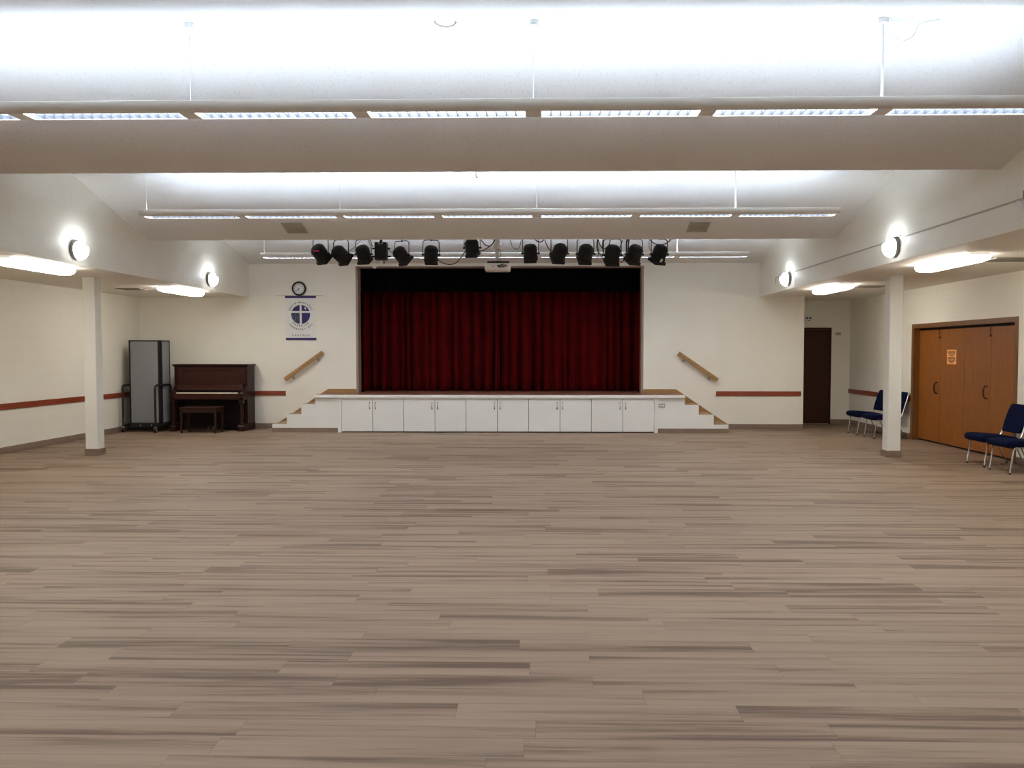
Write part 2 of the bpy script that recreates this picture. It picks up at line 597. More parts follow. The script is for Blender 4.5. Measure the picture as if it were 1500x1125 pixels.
# ------------------------------------------------------------------ stage
FY = 15.20
t = thing('stage_platform', 'raised stage with reddish board deck and white front frame', 'stage', (0, 0, 0))
SX0, SX1 = -3.965, 2.255
b = MB()
b.box(SX0, SX1, FY + 0.05, YB, DK - 0.05, DK - 0.0005)
b.box(OL, OR, YB, 18.3, DK - 0.05, DK - 0.0005)
b.build('deck', m_deck, t)
MB().box(SX0, SX1, FY - 0.025, FY + 0.05, DK - 0.055, DK).build('nosing', m_white, t, bevel=0.008)
b = MB()
b.box(SX0, SX0 + 0.07, FY - 0.012, FY + 0.03, 0, DK - 0.055)
b.box(SX1 - 0.07, SX1, FY - 0.012, FY + 0.03, 0, DK - 0.055)
b.box(SX0 + 0.07, SX1 - 0.07, FY - 0.012, FY + 0.03, 0.66, DK - 0.055)
b.build('front_frame', m_white, t)
b = MB()
b.box(SX0, OL, YB - 0.018, YB, DK, DK + 0.08)
b.build('skirting', m_skirt, t)
b = MB()
b.box(OR, SX1, YB - 0.018, YB, DK, DK + 0.08)
b.build('skirting', m_skirt, t)

# five double cupboards under the deck
dw = (SX1 - SX0 - 0.14) / 10
names = ['white double-door cupboard under the stage, at the end next to the clock-side stairs',
         'white double-door cupboard under the stage, second from the clock-side stairs',
         'middle white double-door cupboard under the stage, below the curtain split',
         'white double-door cupboard under the stage, second from the outlet',
         'white double-door cupboard under the stage, at the end next to the outlet']
cup = None
for k in range(5):
    x = SX0 + 0.07 + (2 * k + 1) * dw
    if cup is None:
        cup = thing('stage_cupboard', names[0], 'cupboard', (x, FY, 0), group='cupboards under the stage')
        b = MB()
        b.box(-dw + 0.004, dw - 0.004, 0.03, 0.60, 0.02, 0.04)
        b.box(-dw + 0.004, -dw + 0.016, 0.03, 0.60, 0.04, 0.655)
        b.box(dw - 0.016, dw - 0.004, 0.03, 0.60, 0.04, 0.655)
        b.box(-dw + 0.016, dw - 0.016, 0.58, 0.60, 0.04, 0.655)
        b.build('carcass', m_dark, cup)
        for s in (-1, 1):
            d = MB().box(min(0, s * dw) + 0.0045, max(0, s * dw) - 0.0045, 0.0, 0.02, 0.022, 0.655).build('door', m_white, cup, bevel=0.003)
            hx = s * 0.055
            h = MB()
            h.tube([(hx, 0.0, 0.475), (hx, -0.022, 0.482), (hx, -0.03, 0.51), (hx, -0.03, 0.545), (hx, -0.022, 0.573), (hx, 0.0, 0.58)], 0.006, 8)
            h.box(hx - 0.010, hx + 0.010, -0.004, 0.001, 0.455, 0.49).box(hx - 0.010, hx + 0.010, -0.004, 0.001, 0.565, 0.595)
            h.build('handle', m_chrome, d, smooth=True)
    else:
        dup(cup, (x, FY, 0), 0, names[k])


# stairs at both ends; built for the right end, mirrored for the left
def stairs(mirror, label):
    t = thing('stage_stairs', label, 'stairs', (MIDX, 0, 0), group='wooden stage stairs')
    S = -1 if mirror else 1
    xs = [MIDX - SX0 if mirror else SX1 - MIDX, 2.78 - MIDX, 3.05 - MIDX, 3.34 - MIDX, 3.625 - MIDX]   # frame end, then each riser
    zs = [DK - 0.055, 0.545, 0.352, 0.160]
    f = FY + 0.03
    # white side panel with stepped top
    pts = [(xs[0], 0.0), (xs[4], 0.0)]
    pts += [(xs[4], zs[3]), (xs[3], zs[3]), (xs[3], zs[2]), (xs[2], zs[2]), (xs[2], zs[1]), (xs[1], zs[1]), (xs[1], zs[0]), (xs[0], zs[0])]
    b = MB()
    b.prism([(S * x, z) for x, z in pts], lambda u, v, w: (u, w, v), f, f + 0.03)
    b.build('side_panel', m_white, t)
    for i in range(3):
        x0, x1, z = xs[i + 1], xs[i + 2], zs[i + 1]
        MB().box(min(S * x0, S * x1), max(S * x0, S * x1), f + 0.031, YB - 0.02, z - 0.03, z - 0.001).build('tread', m_tread, t)
    rz = [0.0, zs[3], zs[2], zs[1], DK - 0.051]
    for i in range(4):
        x = xs[4 - i] - 0.02
        MB().box(min(S * x, S * (x + 0.018)), max(S * x, S * (x + 0.018)), f + 0.031, YB - 0.02, rz[i] + 0.001, rz[i + 1] - 0.031).build('riser', m_tread, t)
    def bx(x0, x1, *r):
        return MB().box(min(S * x0, S * x1), max(S * x0, S * x1), *r)

    bx(xs[0] + 0.0005, xs[1], f + 0.031, YB - 0.019, DK - 0.05, DK - 0.0005).build('landing', m_deck, t)
    bx(xs[0] + 0.0005, xs[1], FY - 0.012, f + 0.03, DK - 0.0545, DK).build('landing_nosing', m_white, t, bevel=0.008)
    # oak skirt board on the wall
    sk = [(2.78 - MIDX, 0.0), (3.82 - MIDX, 0.0), (3.82 - MIDX, 0.085), (2.745 - MIDX, DK + 0.08), (xs[0], DK + 0.08), (xs[0], DK - 0.04), (2.745 - MIDX, DK - 0.04), (2.745 - MIDX, 0.0)]
    b = MB()
    b.prism([(S * x, z) for x, z in sk[1:]], lambda u, v, w: (u, w, v), YB - 0.018, YB - 0.001)
    b.build('skirt_board', m_skirt, t)
    x0, x1 = xs[0] + 0.002, xs[4]
    MB().box(min(S * x0, S * x1), max(S * x0, S * x1), f - 0.010, f, 0, 0.085).build('base_trim', m_base, t)


stairs(False, 'wooden stairs up to the stage beside the wall outlet')
stairs(True, 'wooden stairs up to the stage below the banner and clock')

# outlet on the stair side panel
t = thing('wall_outlet', 'grey double outlet plate on the white stair side by the cupboards', 'outlet', (2.335, FY + 0.03, 0.53))
MB().box(-0.06, 0.06, -0.008, 0, -0.038, 0.038).build('cover_plate', m_steel, t, bevel=0.004)
for s in (-1, 1):
    MB().cyl((s * 0.026, -0.0105, 0), (s * 0.026, -0.007, 0), 0.017).build('socket', m_white, t)


# handrails
def handrail(x0, z0, x1, z1, label):
    t = thing('handrail', label, 'handrail', (x0, YB, z0), group='oak handrails beside the stage stairs')
    d = Vector((x1 - x0, 0, z1 - z0))
    L = d.length
    M = Matrix.Translation((0, -0.085, 0)) @ Matrix.Rotation(-math.atan2(d.z, d.x), 4, 'Y')
    b = MB()
    b.rings([[M @ Vector((s, v, u)) for u, v in rrect(0.078, 0.042, 0.014)] for s in (0, L)])
    b.build('rail', m_skirt, t)
    for q in (0.17, 0.83):
        p = M @ Vector((L * q, 0, -0.035))
        b = MB()
        b.tube([(p.x, -0.005, p.z - 0.035), (p.x, -0.05, p.z - 0.035), (p.x, -0.075, p.z - 0.022), (p.x, -0.085, p.z + 0.004)], 0.007)
        b.cyl((p.x, -0.006, p.z - 0.035), (p.x, 0, p.z - 0.035), 0.03)
        b.build('bracket', m_steel, t, smooth=True)


handrail(-5.25, 1.01, -4.47, 1.565, 'honey oak handrail on the wall under the banner')
handrail(2.78, 1.545, 3.575, 1.0, 'honey oak handrail on the wall above the stairs by the outlet')


# ------------------------------------------------------------------ curtains
def curtain(x0, x1, seed, edge_at, label):
    t = thing('stage_curtain', label, 'curtain', (0, 16.92, DK), group='red velvet stage curtains')
    rnd = random.Random(seed)
    knots = [x0]
    while knots[-1] < x1 - 0.12:
        knots.append(min(x1, knots[-1] + rnd.uniform(0.11, 0.30)))
    knots[-1] = x1
    amp = [rnd.uniform(0.09, 0.26) for _ in knots]
    top, nz, per = 2.60, 14, 10
    b = MB()
    cols = []
    for k in range(len(knots) - 1):
        for i in range(per):
            u = i / per
            x = knots[k] + (knots[k + 1] - knots[k]) * u
            cols.append((x, -amp[k] * math.sin(PI * u) ** 1.5 + 0.06 + 0.10 * mnoise.noise(Vector((knots[k] * 1.9, seed, 0))), k))
    cols.append((x1, 0.06, len(knots) - 2))
    grid = []
    for x, y, k in cols:
        cv = []
        for j in range(nz + 1):
            v = j / nz
            wob = 0.025 * mnoise.noise(Vector((x * 2.3, v * 1.2, seed))) + 0.02 * mnoise.noise(Vector((x * 7, v * 2, seed)))
            sq = 0.55 + 0.45 * (1 - v) if v > 0.2 else 0.95
            cv.append(b.bm.verts.new((min(x1, max(x0, x + 0.03 * mnoise.noise(Vector((k * 3.1, v * 1.6, seed))))), y * sq + wob, 0.012 + v * top)))
        grid.append(cv)
    for i in range(len(grid) - 1):
        for j in range(nz):
            b.bm.faces.new((grid[i][j], grid[i + 1][j], grid[i + 1][j + 1], grid[i][j + 1]))
    o = b.build('cloth', m_curtain, t, smooth=True)
    m = o.modifiers.new('thick', 'SOLIDIFY')
    m.thickness = 0.008
    m.offset = 1
    return t


curtain(OL - 0.25, -0.895, 3, 1, 'dark red velvet curtain half, on the clock and banner side of the split')
curtain(-0.875, OR + 0.25, 11, 0, 'dark red velvet curtain half, on the outlet side of the split')

# black border cloth, added and hung low for the dark curtain top
b = MB()
n = 140
rows = []
for i in range(n + 1):
    x = OL - 0.1 + (OR - OL + 0.2) * i / n
    y = 16.36 + 0.02 * math.sin(i * 1.4) + 0.015 * mnoise.noise(Vector((x * 3, 0, 0)))
    rows.append([b.bm.verts.new((x, y, 3.55)), b.bm.verts.new((x, y, 2.81))])
for i in range(n):
    b.bm.faces.new((rows[i][0], rows[i + 1][0], rows[i + 1][1], rows[i][1]))
o = b.build('stage_border', m_valance, smooth=True)
m = o.modifiers.new('thick', 'SOLIDIFY')
m.thickness = 0.01
tag(o, 'black cloth border added for the dark shade across the top of the stage opening', 'valance')

# ------------------------------------------------------------------ clock
t = thing('wall_clock', 'round black-rimmed wall clock above the banner', 'clock', (-4.96, YB, 2.865))
Rx = Matrix.Rotation(PI / 2, 4, 'X')     # local z -> -y
MB().lathe([(0.113, 0.0), (0.142, 0.0), (0.147, 0.02), (0.142, 0.042), (0.122, 0.048), (0.113, 0.034)], Rx, 40, close=True).build('rim', m_black, t, smooth=True)
MB().lathe([(0.0, 0.004), (0.12, 0.004), (0.12, 0.026), (0.0, 0.026)], Rx, 40).build('face', m_clockface, t)
b = MB()
for h in range(1, 13):
    a = math.radians(90 - 30 * h)
    b.add_mesh(text_mesh(str(h), 0.032), Matrix.Translation((0.092 * math.cos(a), -0.0275, 0.092 * math.sin(a) - 0.011)) @ Rx)
b.build('numerals', m_ink, t)
for nm, deg, L, w in (('hour_hand', 90 - 200, 0.055, 0.005), ('minute_hand', 90 - 232, 0.085, 0.0035)):
    M = Matrix.Rotation(-math.radians(deg), 4, 'Y')
    MB().box(-0.012, L, -0.031, -0.029, -w, w, M).build(nm, m_black, t)
MB().cyl((0, -0.033, 0), (0, -0.027, 0), 0.007).build('hand_pin', m_black, t)

# ------------------------------------------------------------------ banner
t = thing('hanging_banner', 'white banner with purple bands and round cross emblem below the clock', 'banner', (-4.935, YB - 0.012, 0))
bx0, bx1, bz0, bz1 = -0.312, 0.312, 1.815, 2.718
b = MB()
b.rings([[(x, 0.006 + 0.0 * x, z) for x, z in ((bx0, bz0 + 0.045), (bx1, bz0 + 0.045), (bx1, bz1 - 0.045), (bx0, bz1 - 0.045))],
         [(x, 0.009, z) for x, z in ((bx0, bz0 + 0.045), (bx1, bz0 + 0.045), (bx1, bz1 - 0.045), (bx0, bz1 - 0.045))]])
b.build('cloth', m_banner, t)
o = MB().box(bx0 - 0.004, bx1 + 0.004, -0.004, 0.010, bz1 - 0.045, bz1).build('top_band', m_purple, t)
o['label'] = 'purple band along the top'
o = MB().box(bx0 + 0.006, bx1 + 0.006, -0.004, 0.010, bz0, bz0 + 0.045).build('bottom_band', m_purple, t)
o['label'] = 'purple band along the bottom'
MB().cyl((-0.49, 0.002, bz1 + 0.004), (0.46, 0.002, bz1 + 0.004), 0.006, seg=8).build('rod', m_steel, t)
MB().tube([(-0.29, 0.0, bz1 + 0.004), (-0.02, 0.004, bz1 + 0.17), (0.27, 0.0, bz1 + 0.004)], 0.002, 6).build('hanging_cord', m_wire, t)
ez, er, cw = 2.338, 0.194, 0.021
hz = 0.052
for nm, sx, sz, mt in (('emblem_quarter', -1, 1, m_purple), ('emblem_quarter', 1, 1, m_purple), ('emblem_quarter', -1, -1, m_slate), ('emblem_quarter', 1, -1, m_purple)):
    zc = hz + sz * 0.019
    xc = sx * cw
    a0 = math.atan2(zc, math.sqrt(max(0, er * er - zc * zc)))
    a1 = math.acos(cw / er)
    pts = [(xc, zc)]
    A0 = math.asin(zc / er)
    A1 = a1 if sz > 0 else -a1
    for i in range(17):
        a = A0 + (A1 - A0) * i / 16
        pts.append((sx * er * math.cos(a), er * math.sin(a)))
    b = MB()
    b.prism(pts, lambda u, v, w: (u, w, ez + v), 0.0035, 0.0062)
    b.build(nm, mt, t)
dp = [(0.088, 0.155), (0.078, 0.13), (0.085, 0.112), (0.102, 0.098), (0.116, 0.104), (0.113, 0.125), (0.10, 0.142)]
MB().prism(dp, lambda u, v, w: (u, w, ez + v), 0.002, 0.0034).build('emblem_dove', m_banner, t)
b = MB()
for u0, v0, u1, v1 in ((-0.13, -0.16, -0.04, 0.02), (-0.12, -0.14, -0.17, -0.02), (-0.11, -0.13, -0.11, 0.01), (-0.06, -0.17, -0.035, -0.03)):
    b.tube([(u0, 0.003, ez + v0), ((u0 + u1) / 2 - 0.006, 0.003, ez + (v0 + v1) / 2), (u1, 0.003, ez + v1)], 0.0028, 5)
b.build('emblem_stems', m_leafprint, t)


def arc_text(s, r, a0, a1, size, flip):
    b = MB()
    for i, ch in enumerate(s):
        if ch == ' ':
            continue
        a = math.radians(a0 + (a1 - a0) * i / (len(s) - 1))
        rot = a - PI / 2 if not flip else a + PI / 2
        M = Matrix.Translation((r * math.cos(a), 0.0035, ez + r * math.sin(a))) @ Matrix.Rotation(-rot, 4, 'Y') @ Matrix.Translation((0, 0, -size * 0.34)) @ Rx
        b.add_mesh(text_mesh(ch, size), M)
    return b.build('lettering', m_ink, t)


arc_text('EARTH MINISTRY', 0.248, 157, 23, 0.047, False)
arc_text('GREENING', 0.232, 229, 311, 0.043, True)
arc_text('CONGREGATIONS', 0.305, 222, 318, 0.043, True)
b = MB()
for i, ch in enumerate('PARTNER'):
    b.add_mesh(text_mesh(ch, 0.047), Matrix.Translation((-0.165 + 0.055 * i, 0.0035, 1.895)) @ Rx)
b.build('lettering', m_ink, t)

# ------------------------------------------------------------------ piano
t = thing('upright_piano', 'dark mahogany upright piano against the end wall beside the divider', 'piano', (-6.62, 15.70, 0))
hw = 0.735
b = MB()
b.box(-hw + 0.05, hw - 0.05, 0.28, 0.30, 0.06, 1.28)        # back
b.box(-hw + 0.05, hw - 0.05, -0.10, 0.28, 0.05, 0.12)       # bottom board
b.build('case_back', m_piano, t)
for s in (-1, 1):
    b = MB()
    b.box(min(s * hw, s * (hw - 0.05)), max(s * hw, s * (hw - 0.05)), -0.10, 0.30, 0.10, 1.29)
    b.build('side_panel', m_piano, t, bevel=0.004)
    b = MB()
    b.prism([(-0.10, 0.62), (-0.30, 0.62), (-0.325, 0.66), (-0.325, 0.74), (-0.30, 0.775), (-0.22, 0.80), (-0.10, 0.90)],
            lambda u, v, w: (w, u, v), s * hw - (0.07 if s > 0 else 0), s * hw + (0 if s > 0 else 0.07))
    b.build('side_arm', m_piano, t, bevel=0.004)
    # turned front leg on a toe block
    lx = s * (hw - 0.055)
    b = MB()
    b.box(lx - 0.045, lx + 0.045, -0.325, -0.235, 0.56, 0.625)
    b.lathe([(0.030, 0.13), (0.042, 0.15), (0.030, 0.18), (0.036, 0.25), (0.042, 0.38), (0.036, 0.48), (0.030, 0.52), (0.042, 0.545), (0.040, 0.565)], Matrix.Translation((lx, -0.28, 0)), 16)
    b.build('leg', m_piano, t, smooth=True)
    b = MB()
    b.prism([(-0.35, 0.0), (-0.35, 0.09), (-0.32, 0.13), (-0.12, 0.13), (-0.10, 0.15), (0.30, 0.15), (0.30, 0.0)],
            lambda u, v, w: (w, u, v), lx - 0.06, lx + 0.06)
    b.build('toe_block', m_piano, t, bevel=0.006)
b = MB()
b.box(-hw - 0.03, hw + 0.03, -0.135, 0.305, 1.295, 1.325).box(-hw - 0.015, hw + 0.015, -0.12, 0.30, 1.275, 1.295)
b.build('lid', m_piano, t, bevel=0.008)
b = MB()
b.box(-hw + 0.05, hw - 0.05, -0.075, -0.05, 0.93, 1.275)
b.box(-hw + 0.05, hw - 0.05, -0.092, -0.075, 1.20, 1.275).box(-hw + 0.05, hw - 0.05, -0.092, -0.075, 0.93, 0.97)
b.box(-hw + 0.05, -hw + 0.17, -0.092, -0.075, 0.97, 1.20).box(hw - 0.17, hw - 0.05, -0.092, -0.075, 0.97, 1.20)
b.build('upper_panel', m_piano_panel, t, bevel=0.004)
MB().box(-hw + 0.05, hw - 0.05, -0.155, -0.05, 0.905, 0.93).build('music_shelf', m_piano_panel, t, bevel=0.005)
b = MB()
b.prism([(-0.05, 0.80), (-0.17, 0.80), (-0.155, 0.905), (-0.05, 0.905)], lambda u, v, w: (w, u, v), -hw + 0.07, hw - 0.07)
o = b.build('fallboard', m_piano_panel, t, bevel=0.004)
b = MB()
b.box(-hw + 0.07, hw - 0.07, -0.30, -0.05, 0.62, 0.725).box(-hw + 0.07, hw - 0.07, -0.325, -0.30, 0.64, 0.745)
b.build('keybed', m_piano_panel, t, bevel=0.005)
nk = 52
kw = 1.225 / nk
b = MB()
for i in range(nk):
    x = -0.6125 + kw * i
    b.box(x + 0.0006, x + kw - 0.0006, -0.298, -0.155, 0.728, 0.768)
b.build('white_keys', m_key, t)
b = MB()
for i in range(nk - 1):
    if (i % 7) not in (2, 6):
        x = -0.6125 + kw * (i + 1)
        b.box(x - 0.006, x + 0.006, -0.245, -0.156, 0.768, 0.780)
b.build('black_keys', m_black, t)
for s in (-1, 1):
    MB().box(min(s * 0.615, s * 0.664), max(s * 0.615, s * 0.664), -0.298, -0.156, 0.7255, 0.785).build('key_block', m_piano_panel, t, bevel=0.003)
b = MB()
b.box(-hw + 0.05, hw - 0.05, -0.075, -0.05, 0.15, 0.62)
b.box(-hw + 0.05, hw - 0.05, -0.10, -0.05, 0.121, 0.15)
b.build('lower_panel', m_piano_low, t, bevel=0.003)
MB().box(-hw + 0.12, hw - 0.12, -0.12, -0.10, 0.03, 0.145).build('bottom_rail', m_piano_low, t)
for q in (-0.02, 0.07):
    b = MB()
    b.rings([[(q - 0.014, -0.10, 0.075), (q + 0.014, -0.10, 0.075), (q + 0.014, -0.10, 0.087), (q - 0.014, -0.10, 0.087)],
             [(q - 0.014, -0.16, 0.07), (q + 0.014, -0.16, 0.07), (q + 0.014, -0.16, 0.082), (q - 0.014, -0.16, 0.082)],
             [(q - 0.02, -0.22, 0.045), (q + 0.02, -0.22, 0.045), (q + 0.02, -0.22, 0.057), (q - 0.02, -0.22, 0.057)]])
    b.build('pedal', m_steel, t, bevel=0.003)

# bench
t = thing('piano_bench', 'brown wooden bench with slim legs in front of the piano', 'bench', (-6.605, 15.13, 0))
MB().box(-0.365, 0.365, -0.19, 0.19, 0.475, 0.505).build('seat', m_bench, t, bevel=0.008)
b = MB()
for s in (-1, 1):
    b.box(-0.31, 0.31, s * 0.165 - 0.009, s * 0.165 + 0.009, 0.40, 0.475)
    b.box(s * 0.33 - 0.009, s * 0.33 + 0.009, -0.15, 0.15, 0.40, 0.475)
b.build('apron', m_bench, t)
for sx in (-1, 1):
    for sy in (-1, 1):
        b = MB()
        cx, cy = sx * 0.33, sy * 0.165
        b.rings([[(cx + q * r, cy + p * r, z) for q, p in ((-1, -1), (1, -1), (1, 1), (-1, 1))] for z, r in ((0, 0.014), (0.40, 0.021), (0.475, 0.021))])
        b.build('leg', m_bench, t, bevel=0.003)
for sx in (-1, 1):
    MB().box(sx * 0.33 - 0.008, sx * 0.33 + 0.008, -0.15, 0.15, 0.055, 0.08).build('stretcher', m_bench, t)
MB().box(-0.322, 0.322, -0.009, 0.009, 0.06, 0.08).build('stretcher', m_bench, t)

# ------------------------------------------------------------------ rolling divider
t = thing('room_divider', 'grey folding room divider on black wheeled frames beside the piano', 'room divider', (-7.77, 15.5, 0))


def div_panel(p0, p1, label=None):
    p0, p1 = Vector((*p0, 0)), Vector((*p1, 0))
    d = p1 - p0
    L = d.length
    M = Matrix.Translation(p0) @ Matrix.Rotation(math.atan2(d.y, d.x), 4, 'Z')
    b = MB()
    b.box(0, 0.026, -0.03, 0.03, 0.08, 1.80, M).box(L - 0.026, L, -0.03, 0.03, 0.08, 1.80, M)
    b.box(0.026, L - 0.026, -0.03, 0.03, 1.775, 1.80, M).box(0.026, L - 0.026, -0.03, 0.03, 0.08, 0.175, M)
    f = b.build('panel_frame', m_black, t, bevel=0.006)
    o = MB().box(0.0265, L - 0.0265, -0.027, 0.027, 0.176, 1.774, M).build('fabric_panel', m_grey_fabric, f, bevel=0.012, seg=3)
    return f


div_panel((-0.31, -0.235), (0.285, -0.228))
div_panel((0.278, -0.188), (0.272, 0.17))
div_panel((0.235, 0.215), (-0.31, 0.205))
for xa, ya, xb, yb in ((-0.40, -0.345, -0.40, 0.40), (0.29, -0.45, 0.355, 0.07)):
    H = 0.92
    A, B = Vector((xa, ya, 0)), Vector((xb, yb, 0))
    d = (B - A).normalized()
    up = Vector((0, 0, 1))
    pts = [A + up * 0.12]
    pts += [A + d * (0.07 - 0.07 * math.cos(a)) + up * (H - 0.07 + 0.07 * math.sin(a)) for a in [i * PI / 12 for i in range(7)]]
    pts += [B - d * (0.07 - 0.07 * math.sin(a)) + up * (H - 0.07 + 0.07 * math.cos(a)) for a in [i * PI / 12 for i in range(7)]]
    pts += [B + up * 0.12]
    b = MB()
    b.tube(pts, 0.021, 10)
    b.tube([A + up * 0.13, B + up * 0.13], 0.016, 8)
    f = b.build('support_frame', m_black, t, smooth=True)
    rot = math.atan2(d.y, d.x) - PI / 2
    for P_ in (A, B):
        M = Matrix.Translation(P_) @ Matrix.Rotation(rot, 4, 'Z')
        c = MB()
        c.cyl(M @ Vector((-0.016, 0, 0.04)), M @ Vector((0.016, 0, 0.04)), 0.04, seg=18)
        c.build('wheel', m_black, f, smooth=True)
        c = MB()
        c.box(-0.026, -0.019, -0.02, 0.02, 0.03, 0.10, M).box(0.019, 0.026, -0.02, 0.02, 0.03, 0.10, M)
        c.box(-0.026, 0.026, -0.02, 0.02, 0.10, 0.115, M)
        c.build('caster_fork', m_steel, f)
MB().box(-0.40, 0.30, -0.20, -0.17, 0.06, 0.10).build('bottom_bar', m_black, t)
for q in (-0.1, 0.12):
    MB().cyl((q, -0.25, 0.13), (q, -0.268, 0.13), 0.012).build('bolt', m_steel, t)

# ------------------------------------------------------------------ chairs (front towards -x)
def make_chair(loc, label):
    t = thing('stacking_chair', label, 'chair', loc, group='blue chairs along the wall')
    # seat cushion: waterfall front, domed top
    b = MB()
    sec = [(-0.035, 0.345), (-0.055, 0.375), (-0.05, 0.41), (-0.02, 0.432), (0.06, 0.438), (0.25, 0.428), (0.43, 0.412), (0.45, 0.395), (0.45, 0.37), (0.43, 0.355), (0.20, 0.348)]
    ws = [(-0.232, 0.88), (-0.225, 0.96), (-0.20, 1.0), (0.20, 1.0), (0.225, 0.96), (0.232, 0.88)]
    b.rings([[(0.2 + (x - 0.2) * k, y, 0.39 + (z - 0.39) * k) for x, z in sec] for y, k in ws])
    b.build('seat', m_blue, t, smooth=True)
    b = MB()
    nr = []
    for z, x, w in ((0.455, 0.485, 0.185), (0.47, 0.49, 0.20), (0.60, 0.53, 0.215), (0.75, 0.575, 0.205), (0.825, 0.60, 0.185), (0.84, 0.603, 0.172)):
        th = 0.026 if 0.46 < z < 0.835 else 0.014
        nr.append([(x + v, u, z) for u, v in rrect(2 * w, 2 * th, 0.012, 3)])
    b.rings(nr)
    b.build('backrest', m_blue, t, smooth=True)
    r = 0.0115
    for s in (-1, 1):
        y = s * 0.215
        MB().tube([(0.0, y, 0.004), (0.045, y, 0.325), (0.062, y, 0.342), (0.09, y, 0.345)], r, 8).build('leg', m_chrome, t, smooth=True)
        MB().tube([(0.555, y, 0.004), (0.40, y, 0.325), (0.385, y, 0.342), (0.35, y, 0.345)], r, 8).build('leg', m_chrome, t, smooth=True)
        MB().tube([(0.09, y, 0.345), (0.35, y, 0.345)], r, 8).build('seat_rail', m_chrome, t, smooth=True)
        MB().tube([(0.36, y * 1.09, 0.35), (0.43, y * 1.09, 0.36), (0.48, y * 1.08, 0.42), (0.525, y * 1.06, 0.55), (0.585, y * 1.02, 0.74), (0.613, y * 0.92, 0.835)], r, 8).build('back_post', m_chrome, t, smooth=True)
        b = MB()
        b.cyl((0.0, y, 0), (0.002, y, 0.02), 0.014, seg=10)
        b.build('foot_cap', m_black, t)
        b = MB()
        b.cyl((0.556, y, 0), (0.548, y, 0.02), 0.014, seg=10)
        b.build('foot_cap', m_black, t)
    b = MB()
    b.box(0.0, 0.40, -0.20, 0.20, 0.332, 0.349)
    b.build('seat_pan', m_black, t)
    MB().tube([(0.08, -0.215, 0.338), (0.08, 0.215, 0.338)], 0.009, 8).build('crossbar', m_chrome, t, smooth=True)
    return t


ch = make_chair((5.965, 15.11, 0), 'blue chair by the recess, farther one of the pair behind the column')
dup(ch, (6.0, 14.44, 0), 0.0, 'blue chair mostly hidden behind the white column, beyond the folding doors')
dup(ch, (6.01, 10.93, 0), 0.0, 'blue chair standing in front of the folding doors')
dup(ch, (5.965, 10.28, 0), 0.03, 'blue chair cut by the picture edge, nearest to the viewer')

# ------------------------------------------------------------------ folding doors
o = thing('door_1', 'wide amber four-panel folding door with an orange notice', 'door', (0, 0, 0), kind='structure')
b = MB()
e = 0.05
for y0, y1 in ((D0 - e, D0), (D1, D1 + e)):
    b.box(WRX - 0.012, WRX, y0, y1, 0, DZ + e)
b.box(WRX - 0.012, WRX, D0, D1, DZ, DZ + e)
b.box(WRX - 0.012, WRX + 0.2, D0, D0 + 0.025, 0, DZ).box(WRX - 0.012, WRX + 0.2, D1 - 0.025, D1, 0, DZ).box(WRX - 0.012, WRX + 0.2, D0 + 0.025, D1 - 0.025, DZ - 0.025, DZ)
b.build('door_frame', m_doorframe, o)
b = MB()
b.box(WRX + 0.10, WRX + 0.16, D0 + 0.026, D1 - 0.026, DZ - 0.06, DZ - 0.027)
b.build('track', m_dark, o)
pw = (D1 - D0 - 0.052) / 4
for k in range(4):
    y1 = D1 - 0.026 - k * pw
    y0 = y1 - pw
    p = MB().box(WRX + 0.095, WRX + 0.135, y0 + 0.003, y1 - 0.003, 0.03, DZ - 0.062).build('door_panel', m_door, o, bevel=0.003)
    if k in (0, 2):
        hy, hz_ = y0 + 0.09, 0.955
        x = WRX + 0.095
        b = MB()
        b.tube([(x, hy, hz_ + 0.095), (x - 0.035, hy, hz_ + 0.09), (x - 0.055, hy, hz_ + 0.06), (x - 0.062, hy, hz_), (x - 0.055, hy, hz_ - 0.06), (x - 0.035, hy, hz_ - 0.09), (x, hy, hz_ - 0.095)], 0.013, 10)
        b.build('pull_handle', m_bronze, p, smooth=True)
        b = MB()
        b.cyl((x - 0.014, y0 + 0.02, DZ - 0.19), (x - 0.014, y0 + 0.02, DZ - 0.06), 0.006, seg=8)
        b.cyl((x - 0.022, y0 + 0.02, DZ - 0.20), (x, y0 + 0.02, DZ - 0.20), 0.016, seg=10)
        b.build('flush_bolt', m_bronze, p)

# notice on the second panel
t = thing('paper_notice', 'orange paper notice with dark print taped to the folding door', 'notice', (WRX + 0.0945, 13.04, 1.485))
MB().box(-0.002, 0, -0.145, 0.145, -0.118, 0.118).build('paper', m_paper, t)
b = MB()
for i, (z, w) in enumerate(((0.088, 0.22), (0.066, 0.23), (0.044, 0.20), (0.022, 0.14), (-0.012, 0.22), (-0.034, 0.23), (-0.056, 0.24), (-0.078, 0.18), (-0.098, 0.10))):
    n = 2 + i % 2
    x = -w / 2
    for q in range(n):
        b.box(-0.0028, -0.002, x + 0.004, x + w / n - 0.004, z - 0.0065, z + 0.0065)
        x += w / n
b.build('print', m_ink, t)

t = thing('light_switch', 'white light switch plate on the wall beside the folding doors', 'switch', (WRX, 10.99, 1.18))
MB().box(-0.007, 0, -0.04, 0.04, -0.06, 0.06).build('cover_plate', m_white, t, bevel=0.003)
MB().box(-0.014, -0.007, -0.007, 0.007, -0.016, 0.016).build('toggle', m_white, t, bevel=0.002)

